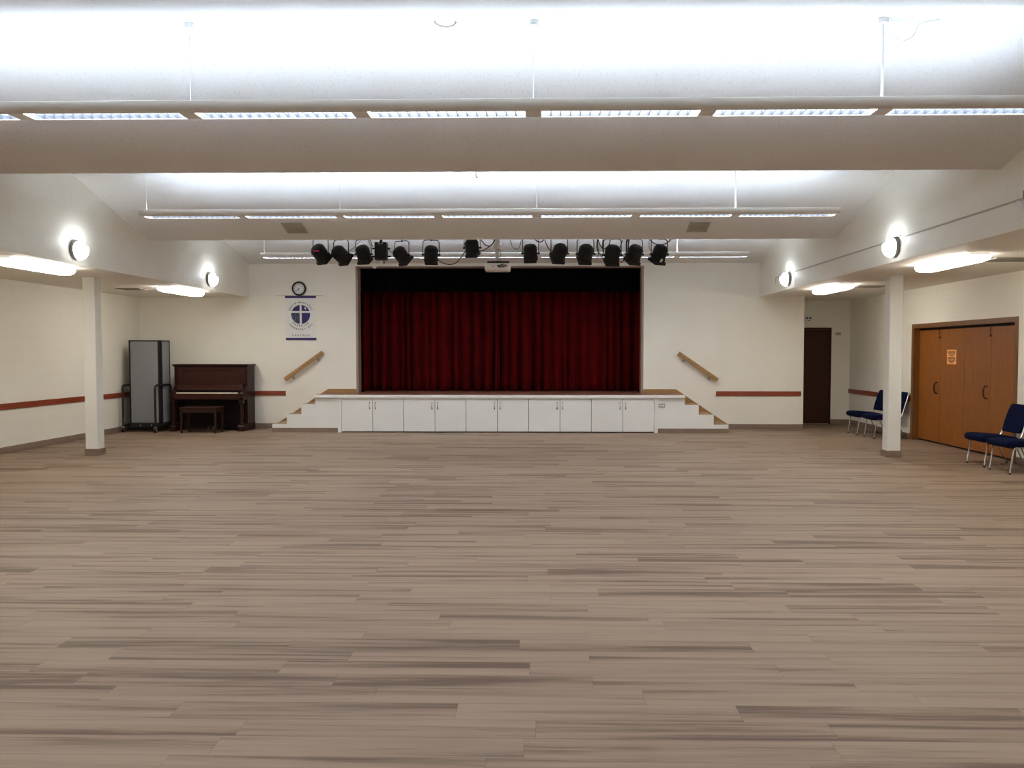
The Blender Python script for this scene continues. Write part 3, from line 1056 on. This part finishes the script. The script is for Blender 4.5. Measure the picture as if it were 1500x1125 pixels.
# brown door in the recess
o = thing('door_2', 'dark brown plain door in the shadowed recess', 'door', (0, 17.25, 0), kind='structure')
b = MB()
b.box(5.36, 5.40, -0.03, 0, 0, 2.10).box(6.27, 6.31, -0.03, 0, 0, 2.10).box(5.40, 6.27, -0.03, 0, 2.06, 2.10)
b.build('door_frame', m_browndoor, o)
MB().box(5.402, 6.268, -0.022, -0.001, 0.012, 2.058).build('door_leaf', m_browndoor, o)
b = MB()
b.cyl((5.48, -0.022, 1.0), (5.48, -0.06, 1.0), 0.012).lathe([(0.012, 0.03), (0.028, 0.045), (0.03, 0.06), (0.02, 0.075), (0.0, 0.078)], Matrix.Translation((5.48, 0, 1.0)) @ Rx, 14)
b.build('door_knob', m_bronze, o, smooth=True)

t = thing('wall_alarm', 'small white box with two dark spots above the dark brown door', 'alarm', (5.81, 17.25, 2.29))
MB().box(-0.07, 0.07, -0.05, 0, -0.06, 0.06).build('case', m_white, t, bevel=0.006)
for s in (-1, 1):
    MB().cyl((s * 0.033, -0.056, 0.015), (s * 0.033, -0.049, 0.015), 0.02, seg=14).build('lamp_head', m_black, t)
MB().box(-0.03, 0.03, -0.053, -0.049, -0.042, -0.026).build('label_strip', m_grey, t)
t = thing('door_plate', 'small beige plate on the wall beside the dark brown door', 'sign', (6.46, 17.25, 1.965))
MB().box(-0.06, 0.06, -0.012, 0, -0.03, 0.03).build('plate', m_plate, t, bevel=0.003)
MB().box(-0.05, 0.05, -0.0135, -0.012, -0.004, 0.004).build('line', m_grey, t)


# ------------------------------------------------------------------ pendant light rows
PX, ML = -0.67, 1.225


def pendant(Y, label):
    t = thing('pendant_light', label, 'light fixture', (PX, Y, 3.243), group='long suspended strip lights')
    half = ML * 3.5 + 0.02
    # housing: curved side walls with a louvred bottom and an open top
    side = [(-0.070, 0.0), (-0.095, 0.008), (-0.110, 0.028), (-0.114, 0.052), (-0.108, 0.074), (-0.098, 0.080), (-0.096, 0.072), (-0.104, 0.054), (-0.102, 0.048), (-0.076, 0.048), (-0.070, 0.044)]
    for s in (-1, 1):
        b = MB()
        b.prism([(s * u, v) for u, v in side], lambda u, v, w: (w, u, v), -half, half)
        b.build('side_shell', m_white_metal, t, smooth=True)
    for k in range(8):
        x = -half + 0.02 + ML * k
        w = 0.055 if 0 < k < 7 else 0.016
        MB().box(x - w, x + w, -0.0695, 0.0695, 0.001, 0.043).build('joint_plate', m_white_metal, t)
    for s in (-1, 1):
        MB().box(s * half - 0.004, s * half + 0.004, -0.110, 0.110, 0.002, 0.078).build('end_cap', m_white_metal, t, bevel=0.003)
    MB().box(-half + 0.01, half - 0.01, -0.100, 0.100, 0.0535, 0.056).build('tray', m_white_metal, t)
    for k in range(7):
        x0 = -half + 0.02 + ML * k + 0.055
        x1 = x0 + ML - 0.11
        lv = MB().box(x0, x1, -0.069, 0.069, 0.0500, 0.0530).build('louver', m_louver, t)
        b = MB()
        n = 16
        for i in range(1, n):
            x = x0 + (x1 - x0) * i / n
            b.box(x - 0.002, x + 0.002, -0.069, 0.069, 0.004, 0.036)
        b.box(x0, x1, -0.0695, -0.0685, 0.004, 0.0495).box(x0, x1, 0.0685, 0.0695, 0.004, 0.0495)
        b.build('louver_blades', m_reflector, lv)
        b = MB()
        b.cyl((x0 - 0.04, -0.03, 0.0685), (x1 + 0.04, -0.03, 0.0685), 0.010, seg=10)
        b.cyl((x0 - 0.04, 0.03, 0.0685), (x1 + 0.04, 0.03, 0.0685), 0.010, seg=10)
        b.build('tube_lamp', m_tube, t, smooth=True)
    for k in (0, 2, 4, 6):
        x = -half + 0.02 + ML * k + (0.02 if k == 0 else 0)
        b = MB()
        b.cyl((x, 0, 0.03), (x, 0, 0.63), 0.0022 if k < 6 else 0.009, seg=6)
        b.cyl((x, 0, 0.612), (x, 0, 0.645), 0.035, seg=14)
        b.build('hanger', m_wire, t)
    x = -half + 0.02 + ML * 6
    b = MB()
    b.tube([(x, 0.0, 0.6), (x + 0.05, 0.02, 0.57), (x + 0.10, 0.03, 0.52), (x + 0.16, 0.03, 0.50), (x + 0.22, 0.03, 0.53), (x + 0.25, 0.02, 0.58), (x + 0.25, 0.0, 0.63)], 0.006, 6)
    b.tube([(x + 0.22, -0.02, 0.55), (x + 0.225, -0.03, 0.58), (x + 0.27, -0.05, 0.60), (x + 0.36, -0.06, 0.612)], 0.007, 6)
    b.build('power_cable', m_wire, t)
    return t


pendant(RIDGES[0], 'unseen suspended strip light row behind the viewer, added to light the room')  # unseen row, added for the light it gives the hall
pendant(RIDGES[1], 'suspended strip light row spanning the picture, nearest to the viewer')
pendant(RIDGES[2], 'suspended strip light row in the middle ceiling bay with beige grilles')
pendant(RIDGES[3], 'suspended strip light row behind the stage spotlights, farthest from the viewer')

# loop of cable and hook on the ceiling
zc = RZ - 0.02
b = MB()
b.tube([(-0.75, 5.60, zc), (-0.75, 5.58, zc - 0.02), (-0.71, 5.57, zc - 0.045), (-0.66, 5.57, zc - 0.055), (-0.62, 5.58, zc - 0.04), (-0.60, 5.60, zc - 0.01), (-0.61, 5.64, zc + 0.01)], 0.006, 6)
tag(b.build('cable_loop', m_beige_grille), 'small loose cable loop under the first ceiling ridge', 'cable')
b = MB()
b.tube([(-0.64, 7.72, 3.33), (-0.64, 7.72, 3.27), (-0.63, 7.72, 3.255), (-0.62, 7.72, 3.262)], 0.004, 6)
tag(b.build('ceiling_hook', m_grey), 'tiny dark hook under the first ceiling valley', 'hook')


# ------------------------------------------------------------------ sconces
def sconce(loc, rz, label):
    t = thing('wall_sconce', label, 'wall light', loc, rz, group='opal wall sconces')
    Ry = Matrix.Rotation(PI / 2, 4, 'Y')
    MB().lathe([(0.0, 0.0), (0.120, 0.0), (0.125, 0.010), (0.125, 0.038), (0.118, 0.047), (0.0, 0.048)], Ry, 32).build('backplate', m_grey, t, smooth=True)
    # half bowl open at the top
    b = MB()
    grid = []
    nu, nv = 18, 12
    for i in range(nu + 1):
        a = -PI / 2 + PI * i / nu                 # across the wall
        row = []
        for j in range(nv + 1):
            p = -PI / 2 + (PI / 2 + 0.40) * j / nv   # from the bottom up to the open rim
            row.append(b.bm.verts.new((0.05 + 0.115 * math.cos(p) * math.cos(a), 0.124 * math.cos(p) * math.sin(a), 0.128 * math.sin(p))))
        grid.append(row)
    for i in range(nu):
        for j in range(nv):
            b.bm.faces.new((grid[i][j], grid[i + 1][j], grid[i + 1][j + 1], grid[i][j + 1]))
    bmesh.ops.remove_doubles(b.bm, verts=b.bm.verts, dist=1e-5)
    s = b.build('shade', m_frost, t, smooth=True)
    m = s.modifiers.new('thick', 'SOLIDIFY')
    m.thickness = 0.004
    b = MB()
    b.lathe([(0.0, 0.0), (0.014, 0.002), (0.022, 0.02), (0.022, 0.05), (0.014, 0.068), (0.0, 0.07)], Matrix.Translation((0.10, 0, 0.03)), 12)
    b.build('bulb', m_bulb, t, smooth=True)
    return t


sl = sconce((XL, 10.05, 2.87), 0, 'glowing wall sconce over the piano side aisle, nearer of the two there')
dup(sl, (XL, 14.12, 2.875), 0, 'glowing wall sconce over the piano side aisle, close to the end wall')
dup(sl, (XR, 9.93, 2.865), PI, 'glowing wall sconce above the folding door aisle, nearer of the two there')
dup(sl, (XR, 14.15, 2.868), PI, 'glowing wall sconce above the folding door aisle, close to the end wall')


# ------------------------------------------------------------------ wraparound lights under the aisle ceilings
def wrap(loc, label):
    t = thing('ceiling_light', label, 'ceiling light', loc, group='wraparound lights of the aisles')
    MB().box(-0.115, 0.115, -0.655, 0.655, -0.022, 0.0).build('base_pan', m_white_metal, t, bevel=0.004)
    sec = [(0.128, -0.022), (0.135, -0.045), (0.118, -0.078), (0.075, -0.095), (-0.075, -0.095), (-0.118, -0.078), (-0.135, -0.045), (-0.128, -0.022)]
    b = MB()
    rs = []
    for y, k in ((-0.60, 1), (0.60, 1), (0.64, 0.93), (0.665, 0.75)):
        rs.append([(x * (0.6 + 0.4 * k), y, -0.022 + (z + 0.022) * k) for x, z in sec])
    b.rings(rs)
    b.build('diffuser', m_wrap, t, smooth=True)
    b = MB()
    rs = []
    for y, k in ((-0.601, 1), (-0.64, 0.93), (-0.665, 0.75)):
        rs.append([(x * (0.6 + 0.4 * k), y, -0.022 + (z + 0.022) * k) for x, z in sec])
    b.rings(rs)
    b.build('end_cap', m_endcap, t, smooth=True)
    return t


w = wrap((-6.40, 9.86, AZ), 'bright ceiling light over the piano side aisle, beyond it the column')
dup(w, (-6.40, 13.90, AZ), 0, 'bright ceiling light over the piano side aisle, above the divider end')
dup(w, (4.99, 9.72, AZ), 0, 'bright ceiling light over the folding door aisle, nearer of the two')
dup(w, (4.99, 13.60, AZ), 0, 'bright ceiling light over the folding door aisle, near the recess')
dup(w, (-6.40, 5.70, AZ), 0, 'bright ceiling light over the piano side aisle, unseen outside the picture, added to light the room')  # this and the next three are unseen, added to brighten the room
dup(w, (4.99, 5.70, AZ), 0, 'bright ceiling light over the folding door aisle, unseen outside the picture, added to light the room')
dup(w, (-6.40, 1.5, AZ), 0, 'bright ceiling light over the piano side aisle, unseen beside the viewer, added to light the room')
dup(w, (4.99, 1.5, AZ), 0, 'bright ceiling light over the folding door aisle, unseen beside the viewer, added to light the room')


# ------------------------------------------------------------------ grilles
def grille(name, M, wx, wy, n, mf, ms, label, group):
    t = thing(name, label, 'vent', (0, 0, 0), group=group)
    t.matrix_world = M
    a, c = wx / 2, wy / 2
    b = MB()
    b.box(-a, a, -c, -c + 0.025, -0.012, 0).box(-a, a, c - 0.025, c, -0.012, 0).box(-a, -a + 0.025, -c + 0.025, c - 0.025, -0.012, 0).box(a - 0.025, a, -c + 0.025, c - 0.025, -0.012, 0)
    b.build('frame', mf, t)
    b = MB()
    for i in range(n):
        y = -c + 0.03 + (wy - 0.06) * (i + 0.5) / n
        b.box(-a + 0.025, a - 0.025, y - 0.008, y + 0.008, -0.010, -0.004)
    b.build('slats', ms, t)
    MB().box(-a + 0.02, a - 0.02, -c + 0.02, c - 0.02, -0.003, -0.0005).build('backing', m_dark if ms is m_grille else m_beige_grille, t)


def slope_at(i, y):
    (y0, z0), (y1, z1) = prof[i], prof[i + 1]
    z = z0 + (z1 - z0) * (y - y0) / (y1 - y0)
    return z, math.atan2(z1 - z0, y1 - y0)


for x, lab in ((-3.62, 'beige square air grille on the middle ceiling slope, on the clock side'), (2.28, 'beige square air grille on the middle ceiling slope, on the folding door side')):
    z, a = slope_at(6, 11.52)
    grille('ceiling_grille', Matrix.Translation((x, 11.52, z)) @ Matrix.Rotation(a, 4, 'X'), 0.30, 0.34, 8, m_beige_grille, m_beige_grille, lab, 'air grilles on the ceiling slope')
for x, y, w_, lab in ((5.72, 9.72, 0.55, 'dark vent beside the nearer ceiling light over the folding door aisle'),
                      (5.60, 13.60, 0.50, 'dark vent beside the farther ceiling light over the folding door aisle'),
                      (-7.28, 13.90, 0.42, 'dark vent in the low ceiling above the divider')):
    grille('ceiling_vent', Matrix.Translation((x, y, AZ)), w_, 0.36, 9, m_grille, m_grille, lab, 'dark vents in the aisle ceilings')

# ------------------------------------------------------------------ lighting pipe, spotlights
LY = 13.2
PZ = 3.475
S1 = 1150 / LY


def lx(px):
    return (px - 793.0) / 87.1


t = thing('lighting_pipe', 'black ceiling pipe that carries the stage spotlights', 'pipe', (0, LY, PZ))
MB().cyl((-4.05, 0, 0), (2.25, 0, 0), 0.024, seg=14).build('pipe', m_black, t, smooth=True)
for x in (-3.9, -2.4, -0.9, 0.6, 2.1):
    b = MB()
    b.cyl((x, 0, 0.02), (x, 0, 0.205), 0.008, seg=8)
    b.cyl((x, 0, 0.168), (x, 0, 0.19), 0.03, seg=12)
    b.build('hanger_rod', m_black, t)

spots = [(470, 372, 28, -42, 'black stage spotlight with two red marks, at the clock end of the row', 1.0),
         (500, 374, 34, -32, 'black stage spotlight second from the clock end of the row', 1.0),
         (533, 373, 12, -58, 'black stage spotlight beside the box with white tags, on its clock side', 0.95),
         (589, 375, 38, -40, 'black stage spotlight just past the box with white tags', 0.95),
         (632, 374, -14, -62, 'black stage spotlight alone on the pipe, with a cable swagging from it', 0.95),
         (692, 364, 10, -66, 'black stage spotlight hung high beside the projector', 0.95),
         (777, 372, 6, -66, 'black stage spotlight on the far side of the projector, first after it', 0.95),
         (819, 372, -20, -40, 'black stage spotlight second after the projector, with round back', 1.0),
         (857, 373, -12, -46, 'black stage spotlight third after the projector, with white specks', 1.0),
         (896, 375, -8, -60, 'black stage spotlight wrapped in coiled cables', 1.05),
         (928, 374, -26, -55, 'black stage spotlight between the cable coils and the end one', 1.0),
         (964, 374, -28, -58, 'black stage spotlight with a white sticker, at the outlet end of the row', 1.0)]


def make_spot(label):
    t = thing('stage_spotlight', label, 'spotlight', (0, 0, 0), group='black stage spotlights')
    b = MB()
    b.lathe([(0.0, -0.165), (0.045, -0.163), (0.085, -0.150), (0.108, -0.125), (0.118, -0.09), (0.12, -0.04), (0.12, 0.06), (0.128, 0.065), (0.128, 0.10), (0.115, 0.10), (0.112, 0.05), (0.0, 0.045)], None, 28)
    for z in (-0.10, -0.07, -0.04, -0.01):
        b.lathe([(0.119, z), (0.125, z + 0.003), (0.125, z + 0.009), (0.119, z + 0.012)], None, 28)
    body = b.build('body', m_black, t, smooth=True)
    b = MB()
    q, i_ = 0.112, 0.092
    b.box(-q, q, -q, -i_, 0.10, 0.150).box(-q, q, i_, q, 0.10, 0.150).box(-q, -i_, -i_, i_, 0.10, 0.150).box(i_, q, -i_, i_, 0.10, 0.150)
    b.build('filter_frame', m_black, body, bevel=0.004)
    MB().lathe([(0.0, 0.075), (0.06, 0.070), (0.111, 0.055), (0.111, 0.048), (0.0, 0.048)], None, 24).build('lens', m_lens, body, smooth=True)
    b = MB()
    hh = 0.255
    pts = [(-0.142, 0, 0)] + [(-0.142, 0, hh - 0.05)] + [(-0.142 + 0.05 - 0.05 * math.cos(a), 0, hh - 0.05 + 0.05 * math.sin(a)) for a in (0.4, 0.8, 1.2)] + [(-0.09, 0, hh)]
    pts += [(-p[0], p[1], p[2]) for p in reversed(pts)]
    b.tube(pts, 0.0075, 8)
    b.build('yoke', m_black, t, smooth=True)
    for s in (-1, 1):
        MB().cyl((s * 0.115, 0, 0), (s * 0.165, 0, 0), 0.017, seg=10).build('pivot_knob', m_black, t)
    b = MB()
    b.cyl((0, 0, hh - 0.012), (0, 0, hh + 0.02), 0.014, seg=10)
    b.box(-0.018, 0.018, -0.034, 0.034, hh + 0.02, hh + 0.075)
    b.build('clamp', m_black, t)
    return t


proto = None
prot_children = None
for i, (px, py, az, tilt, lab, sc_) in enumerate(spots):
    if proto is None:
        proto = make_spot(lab)
        o = proto
    else:
        o = dup(proto, (0, 0, 0), 0, lab)
    z = 1.55 + (517 - py) / 87.1
    o.scale = (sc_, sc_, sc_)
    up = 0.30 * sc_
    o.location = (lx(px), LY, z)
    o.rotation_euler = (0, 0, math.radians(-az * 0.5))
    top = PZ - 0.03
    for c in o.children:
        if c.name.startswith('body'):
            # beam (local +z) points to +y and down
            c.rotation_euler = (PI / 2 - 0 + math.radians(tilt) * 0 + 0, 0, 0)
            d = Vector((math.sin(math.radians(az)) * 0.6, math.cos(math.radians(az)), math.tan(math.radians(tilt)))).normalized()
            c.rotation_mode = 'QUATERNION'
            c.rotation_quaternion = d.to_track_quat('Z', 'Y')
sp = [o for o in bpy.data.objects if o.name.startswith('stage_spotlight')]
# marks on single lamps
first = sp[0]
b = MB()
b.box(-0.05, 0.05, -0.012, 0.004, 0.012, 0.040).box(-0.05, 0.05, -0.012, 0.004, -0.040, -0.012)
mk = b.build('red_mark', m_red_print, first)
mk.location = (0.01, -0.142, 0.045)
mk.rotation_euler = (math.radians(-38), 0, 0)
mk['label'] = 'two short red strips'
last = sp[-1]
mk = MB().box(-0.016, 0.016, -0.003, 0.003, -0.03, 0.03).build('sticker', m_banner, last)
mk.location = (-0.005, -0.105, -0.115)
mk.rotation_euler = (math.radians(30), math.radians(20), 0)

# box unit with tags
t = thing('dimmer_box', 'black box unit with dangling white tags between the spotlights', 'stage equipment', (lx(559), LY, 1.55 + (517 - 370) / 87.1))
MB().box(-0.10, 0.10, -0.07, 0.07, -0.13, 0.16).build('case', m_black, t, bevel=0.006)
for k in range(6):
    MB().box(-0.085, 0.085, -0.076, -0.07, -0.09 + 0.032 * k, -0.078 + 0.032 * k).build('fin', m_lens, t)
for s in (-1, 1):
    MB().box(min(s * 0.10, s * 0.15), max(s * 0.10, s * 0.15), -0.02, 0.02, 0.05, 0.075).build('side_bracket', m_black, t, bevel=0.004)
    MB().box(min(s * 0.10, s * 0.16), max(s * 0.10, s * 0.16), -0.02, 0.02, -0.085, -0.06).build('side_bracket', m_black, t, bevel=0.004)
    MB().box(s * 0.025 - 0.012, s * 0.025 + 0.012, -0.074, -0.07, 0.125, 0.15).build('terminal', m_steel, t)
b = MB()
b.box(-0.02, 0.02, -0.03, 0.03, 0.16, 0.215)
b.build('clamp', m_black, t)
MB().cyl((0.045, 0, -0.13), (0.045, 0, -0.20), 0.010, seg=8).build('cable_gland', m_black, t)
b = MB()
b.box(-0.036, 0.036, -0.001, 0.001, -0.036, 0.036, Matrix.Translation((-0.105, -0.05, -0.235)) @ Matrix.Rotation(0.7, 4, 'Y'))
b.tube([(-0.105, -0.05, -0.19), (-0.08, -0.05, -0.16), (-0.06, -0.04, -0.128)], 0.002, 5)
o = b.build('tag', m_banner, t)
o['label'] = 'white paper tag'
b = MB()
b.box(-0.022, 0.022, -0.001, 0.001, -0.024, 0.024, Matrix.Translation((-0.005, -0.05, -0.18)) @ Matrix.Rotation(-0.4, 4, 'Y'))
b.tube([(-0.005, -0.05, -0.155), (0.0, -0.045, -0.128)], 0.002, 5)
o = b.build('tag', m_banner, t)
o['label'] = 'white paper tag'
MB().tube([(0.05, -0.04, -0.20), (0.09, -0.045, -0.235), (0.14, -0.045, -0.22), (0.18, -0.045, -0.17)], 0.004, 6).build('tag_cord', m_wire, t)


# cables hanging from the pipe
def cable(pts, label, dy=-0.10, r=0.008, m=None):
    P = [Vector((lx(x), LY + dy, 1.55 + (517 - y) / 87.1)) for x, y in pts]
    # Catmull-Rom
    out = []
    for i in range(len(P) - 1):
        p0, p1, p2, p3 = P[max(i - 1, 0)], P[i], P[i + 1], P[min(i + 2, len(P) - 1)]
        for k in range(6):
            u = k / 6
            out.append(0.5 * ((2 * p1) + (p2 - p0) * u + (2 * p0 - 5 * p1 + 4 * p2 - p3) * u * u + (3 * p1 - p0 - 3 * p2 + p3) * u ** 3))
    out.append(P[-1])
    tag(MB().tube(out, r, 6).build('hanging_cable', m or m_blackcable, smooth=True), label, 'cable', 'cables hanging around the spotlights')


cable([(641, 380), (648, 386), (660, 389), (670, 386), (678, 377), (684, 367), (688, 352)], 'black cable swagging from the lone spotlight up to the high one')
cable([(700, 371), (710, 368), (718, 363), (723, 358), (726, 349)], 'black cable from the high spotlight to the projector mount')
cable([(703, 349), (708, 357), (714, 362), (721, 361), (727, 351)], 'short cable loop hanging beside the high spotlight')
cable([(747, 349), (750, 361), (755, 367), (760, 366), (763, 358), (764, 349)], 'thin cable loop on the far side of the projector', r=0.005)
cable([(797, 349), (800, 360), (805, 368), (812, 372)], 'black cable dropping to the round-backed spotlight')
cable([(781, 349), (787, 356), (794, 356), (799, 349)], 'short thick cable bit beside the first spotlight after the projector', r=0.01)
cable([(874, 349), (876, 358), (880, 365), (885, 366), (890, 362), (892, 354), (891, 349)], 'upper coil of cable above the wrapped spotlight')
cable([(874, 349), (873, 365), (877, 374), (883, 382), (890, 386)], 'black cable hanging along the wrapped spotlight, towards the projector')
cable([(882, 349), (881, 365), (883, 376), (889, 384)], 'inner cable of the coil beside the wrapped spotlight', dy=-0.12)
cable([(907, 387), (913, 382), (916, 370), (916, 358), (918, 349)], 'black cable rising from the wrapped spotlight to the pipe')
cable([(905, 368), (908, 360), (911, 349)], 'short cable on the outlet side of the wrapped spotlight', dy=-0.12)
cable([(917, 349), (918, 362), (917, 376), (918, 388)], 'straight cable end dangling between the two last spotlights but one', dy=-0.12)
cable([(922, 349), (919, 358), (919, 368), (923, 374)], 'cable dropping to the spotlight next to the end one', dy=-0.08)
cable([(946, 349), (952, 357), (960, 361), (968, 361), (976, 357), (982, 349)], 'wide cable loop above the end spotlight')
cable([(949, 349), (948, 360), (949, 367), (953, 370)], 'thin cable dropping beside the end spotlight', r=0.005)
cable([(533, 352), (525, 360), (519, 366), (515, 369)], 'thin reddish cable between the first spotlights', r=0.004)
cable([(541, 349), (544, 358), (550, 363)], 'cable running into the box with tags', r=0.006)
cable([(568, 363), (574, 370), (580, 374)], 'cable running out of the box with tags', r=0.006)
cable([(874, 351), (874, 362), (875, 372), (874, 383)], 'short bunched cable end near the third spotlight after the projector', dy=-0.14, r=0.006)

# ------------------------------------------------------------------ projector
t = thing('ceiling_projector', 'white ceiling projector hanging before the stage curtain', 'projector', (lx(729), 13.25, 0))
zt = 1.55 + (517 - 386.5) / 86.8
zb = 1.55 + (517 - 398) / 86.8
b = MB()
b.rings([[(x * k, y * k + 0.0, z) for x, y in rrect(0.425, 0.32, 0.05, 5)] for z, k in ((zb, 0.93), (zb + 0.015, 0.985), (zb + 0.05, 1.0), (zt - 0.03, 1.0), (zt - 0.012, 0.985))])
b.build('body', m_white_metal, t, smooth=True)
MB().box(-0.17, 0.20, -0.13, 0.13, zt - 0.013, zt + 0.022).build('top_cover', m_black, t, bevel=0.008)
b = MB()
for x, z, w, h in ((-0.07, 0.065, 0.008, 0.006), (0.02, 0.075, 0.02, 0.012), (0.05, 0.055, 0.03, 0.008), (0.055, 0.085, 0.014, 0.012), (0.085, 0.075, 0.012, 0.014), (0.11, 0.06, 0.016, 0.01), (0.125, 0.085, 0.02, 0.008), (0.15, 0.07, 0.012, 0.01), (0.09, 0.10, 0.02, 0.006)):
    b.box(x - w, x + w, -0.166, -0.155, zb + z - h, zb + z + h)
b.build('rear_sockets', m_black, t)
b = MB()
b.lathe([(0.0, 0.16), (0.05, 0.16), (0.055, 0.19), (0.0, 0.19)], Matrix.Translation((0.1, 0, zb + 0.07)) @ Matrix.Rotation(-PI / 2, 4, 'X'), 20)
b.build('lens', m_lens, t, smooth=True)
zm = 1.55 + (517 - 366) / 86.8
zceil = 3.262 + (RZ - 3.262) * (13.25 - 11.93) / (13.98 - 11.93)
b = MB()
b.cyl((-0.01, 0, zt + 0.05), (-0.01, 0, zm + 0.01), 0.03, seg=16)
b.build('drop_tube', m_white_metal, t, smooth=True)
MB().lathe([(0.03, zm - 0.01), (0.07, zm + 0.01), (0.082, zm + 0.04), (0.075, zm + 0.07), (0.06, zm + 0.075), (0.06, zceil + 0.0)], Matrix.Translation((-0.01, 0, 0)), 20).build('ceiling_cup', m_white_metal, t, smooth=True)
b = MB()
b.cyl((-0.01, 0, zt + 0.0), (-0.01, 0, zt + 0.06), 0.045, seg=14)
for s in (-1, 1):
    b.tube([(-0.01, 0, zt + 0.035), (-0.01 + s * 0.07, -0.05, zt + 0.03), (-0.01 + s * 0.13, -0.09, zt + 0.004)], 0.008, 6)
    b.tube([(-0.01, 0, zt + 0.035), (-0.01 + s * 0.07, 0.05, zt + 0.03), (-0.01 + s * 0.13, 0.09, zt + 0.004)], 0.008, 6)
b.build('mount_arms', m_steel, t, smooth=True)
MB().tube([(0.0, -0.03, zm), (0.05, -0.05, zm - 0.04), (0.055, -0.05, zm - 0.10), (0.04, -0.06, zt + 0.02), (0.07, -0.14, zt - 0.005), (0.075, -0.17, zb + 0.09)], 0.005, 6).build('signal_cable', m_blackcable, t)

# ------------------------------------------------------------------ conduit and fitting on the upper wall
b = MB()
zc = 2.965
b.box(XR - 0.012, XR, 7.30, 9.80, zc - 0.009, zc + 0.009).box(XR - 0.012, XR, 10.06, 14.02, zc - 0.009, zc + 0.009).box(XR - 0.012, XR, 14.28, 14.95, zc - 0.009, zc + 0.009)
b.box(XR - 0.012, XR, 14.95, 14.968, 2.86, zc + 0.009)
b.box(XR - 0.018, XR, 9.80, 10.06, zc + 0.02, zc + 0.034)
b.box(XR - 0.012, XR, 14.02, 14.28, zc + 0.02, zc + 0.034)
tag(b.build('wall_conduit', m_beige_grille, bevel=0.003), 'thin cable conduit along the upper wall over the folding door aisle', 'conduit')
t = thing('emergency_lamp', 'grey fitting at the near end of the wall conduit, cut by the picture edge', 'wall fitting', (XR, 7.16, 2.955))
MB().box(-0.06, 0.004, -0.12, 0.10, 0.0, 0.07).build('case', m_grey, t, bevel=0.008)
for y in (-0.10, 0.07):
    b = MB()
    b.lathe([(0.0, 0.0), (0.03, 0.0), (0.045, 0.05), (0.05, 0.07), (0.0, 0.075)], Matrix.Translation((-0.04, y, -0.05)) @ Matrix.Rotation(-2.0, 4, 'Y'), 16)
    b.tube([(-0.04, y, 0.01), (-0.04, y, -0.05)], 0.008, 6)
    b.build('lamp_head', m_white, t, smooth=True)

# ------------------------------------------------------------------ world and camera
wd = bpy.data.worlds.new('World')
sc.world = wd
wd.use_nodes = True
wd.node_tree.nodes['Background'].inputs['Color'].default_value = (0.02, 0.02, 0.02, 1)
wd.node_tree.nodes['Background'].inputs['Strength'].default_value = 0.2

F, CX, VX, VY = 1150.0, 772.0, 793.0, 517.0
cam = bpy.data.cameras.new('camera')
cam.sensor_width = 36.0
cam.lens = F / 1500 * 36.0
cam.shift_x = -(CX - 750.0) / 1500
cam.clip_start = 0.05
co = bpy.data.objects.new('camera', cam)
C.objects.link(co)
co.location = (0, 0, 1.55)
yaw = math.atan((VX - CX) / F)
pitch = math.atan((562.5 - VY) / F)
co.rotation_euler = (PI / 2 - pitch, 0, yaw)
sc.camera = co

vs = sc.view_settings
sc.display_settings.display_device = 'sRGB'
vs.view_transform = 'Standard'
vs.look = 'None'
vs.gamma = 1.0
vs.use_curve_mapping = False
vs.exposure = 0.81
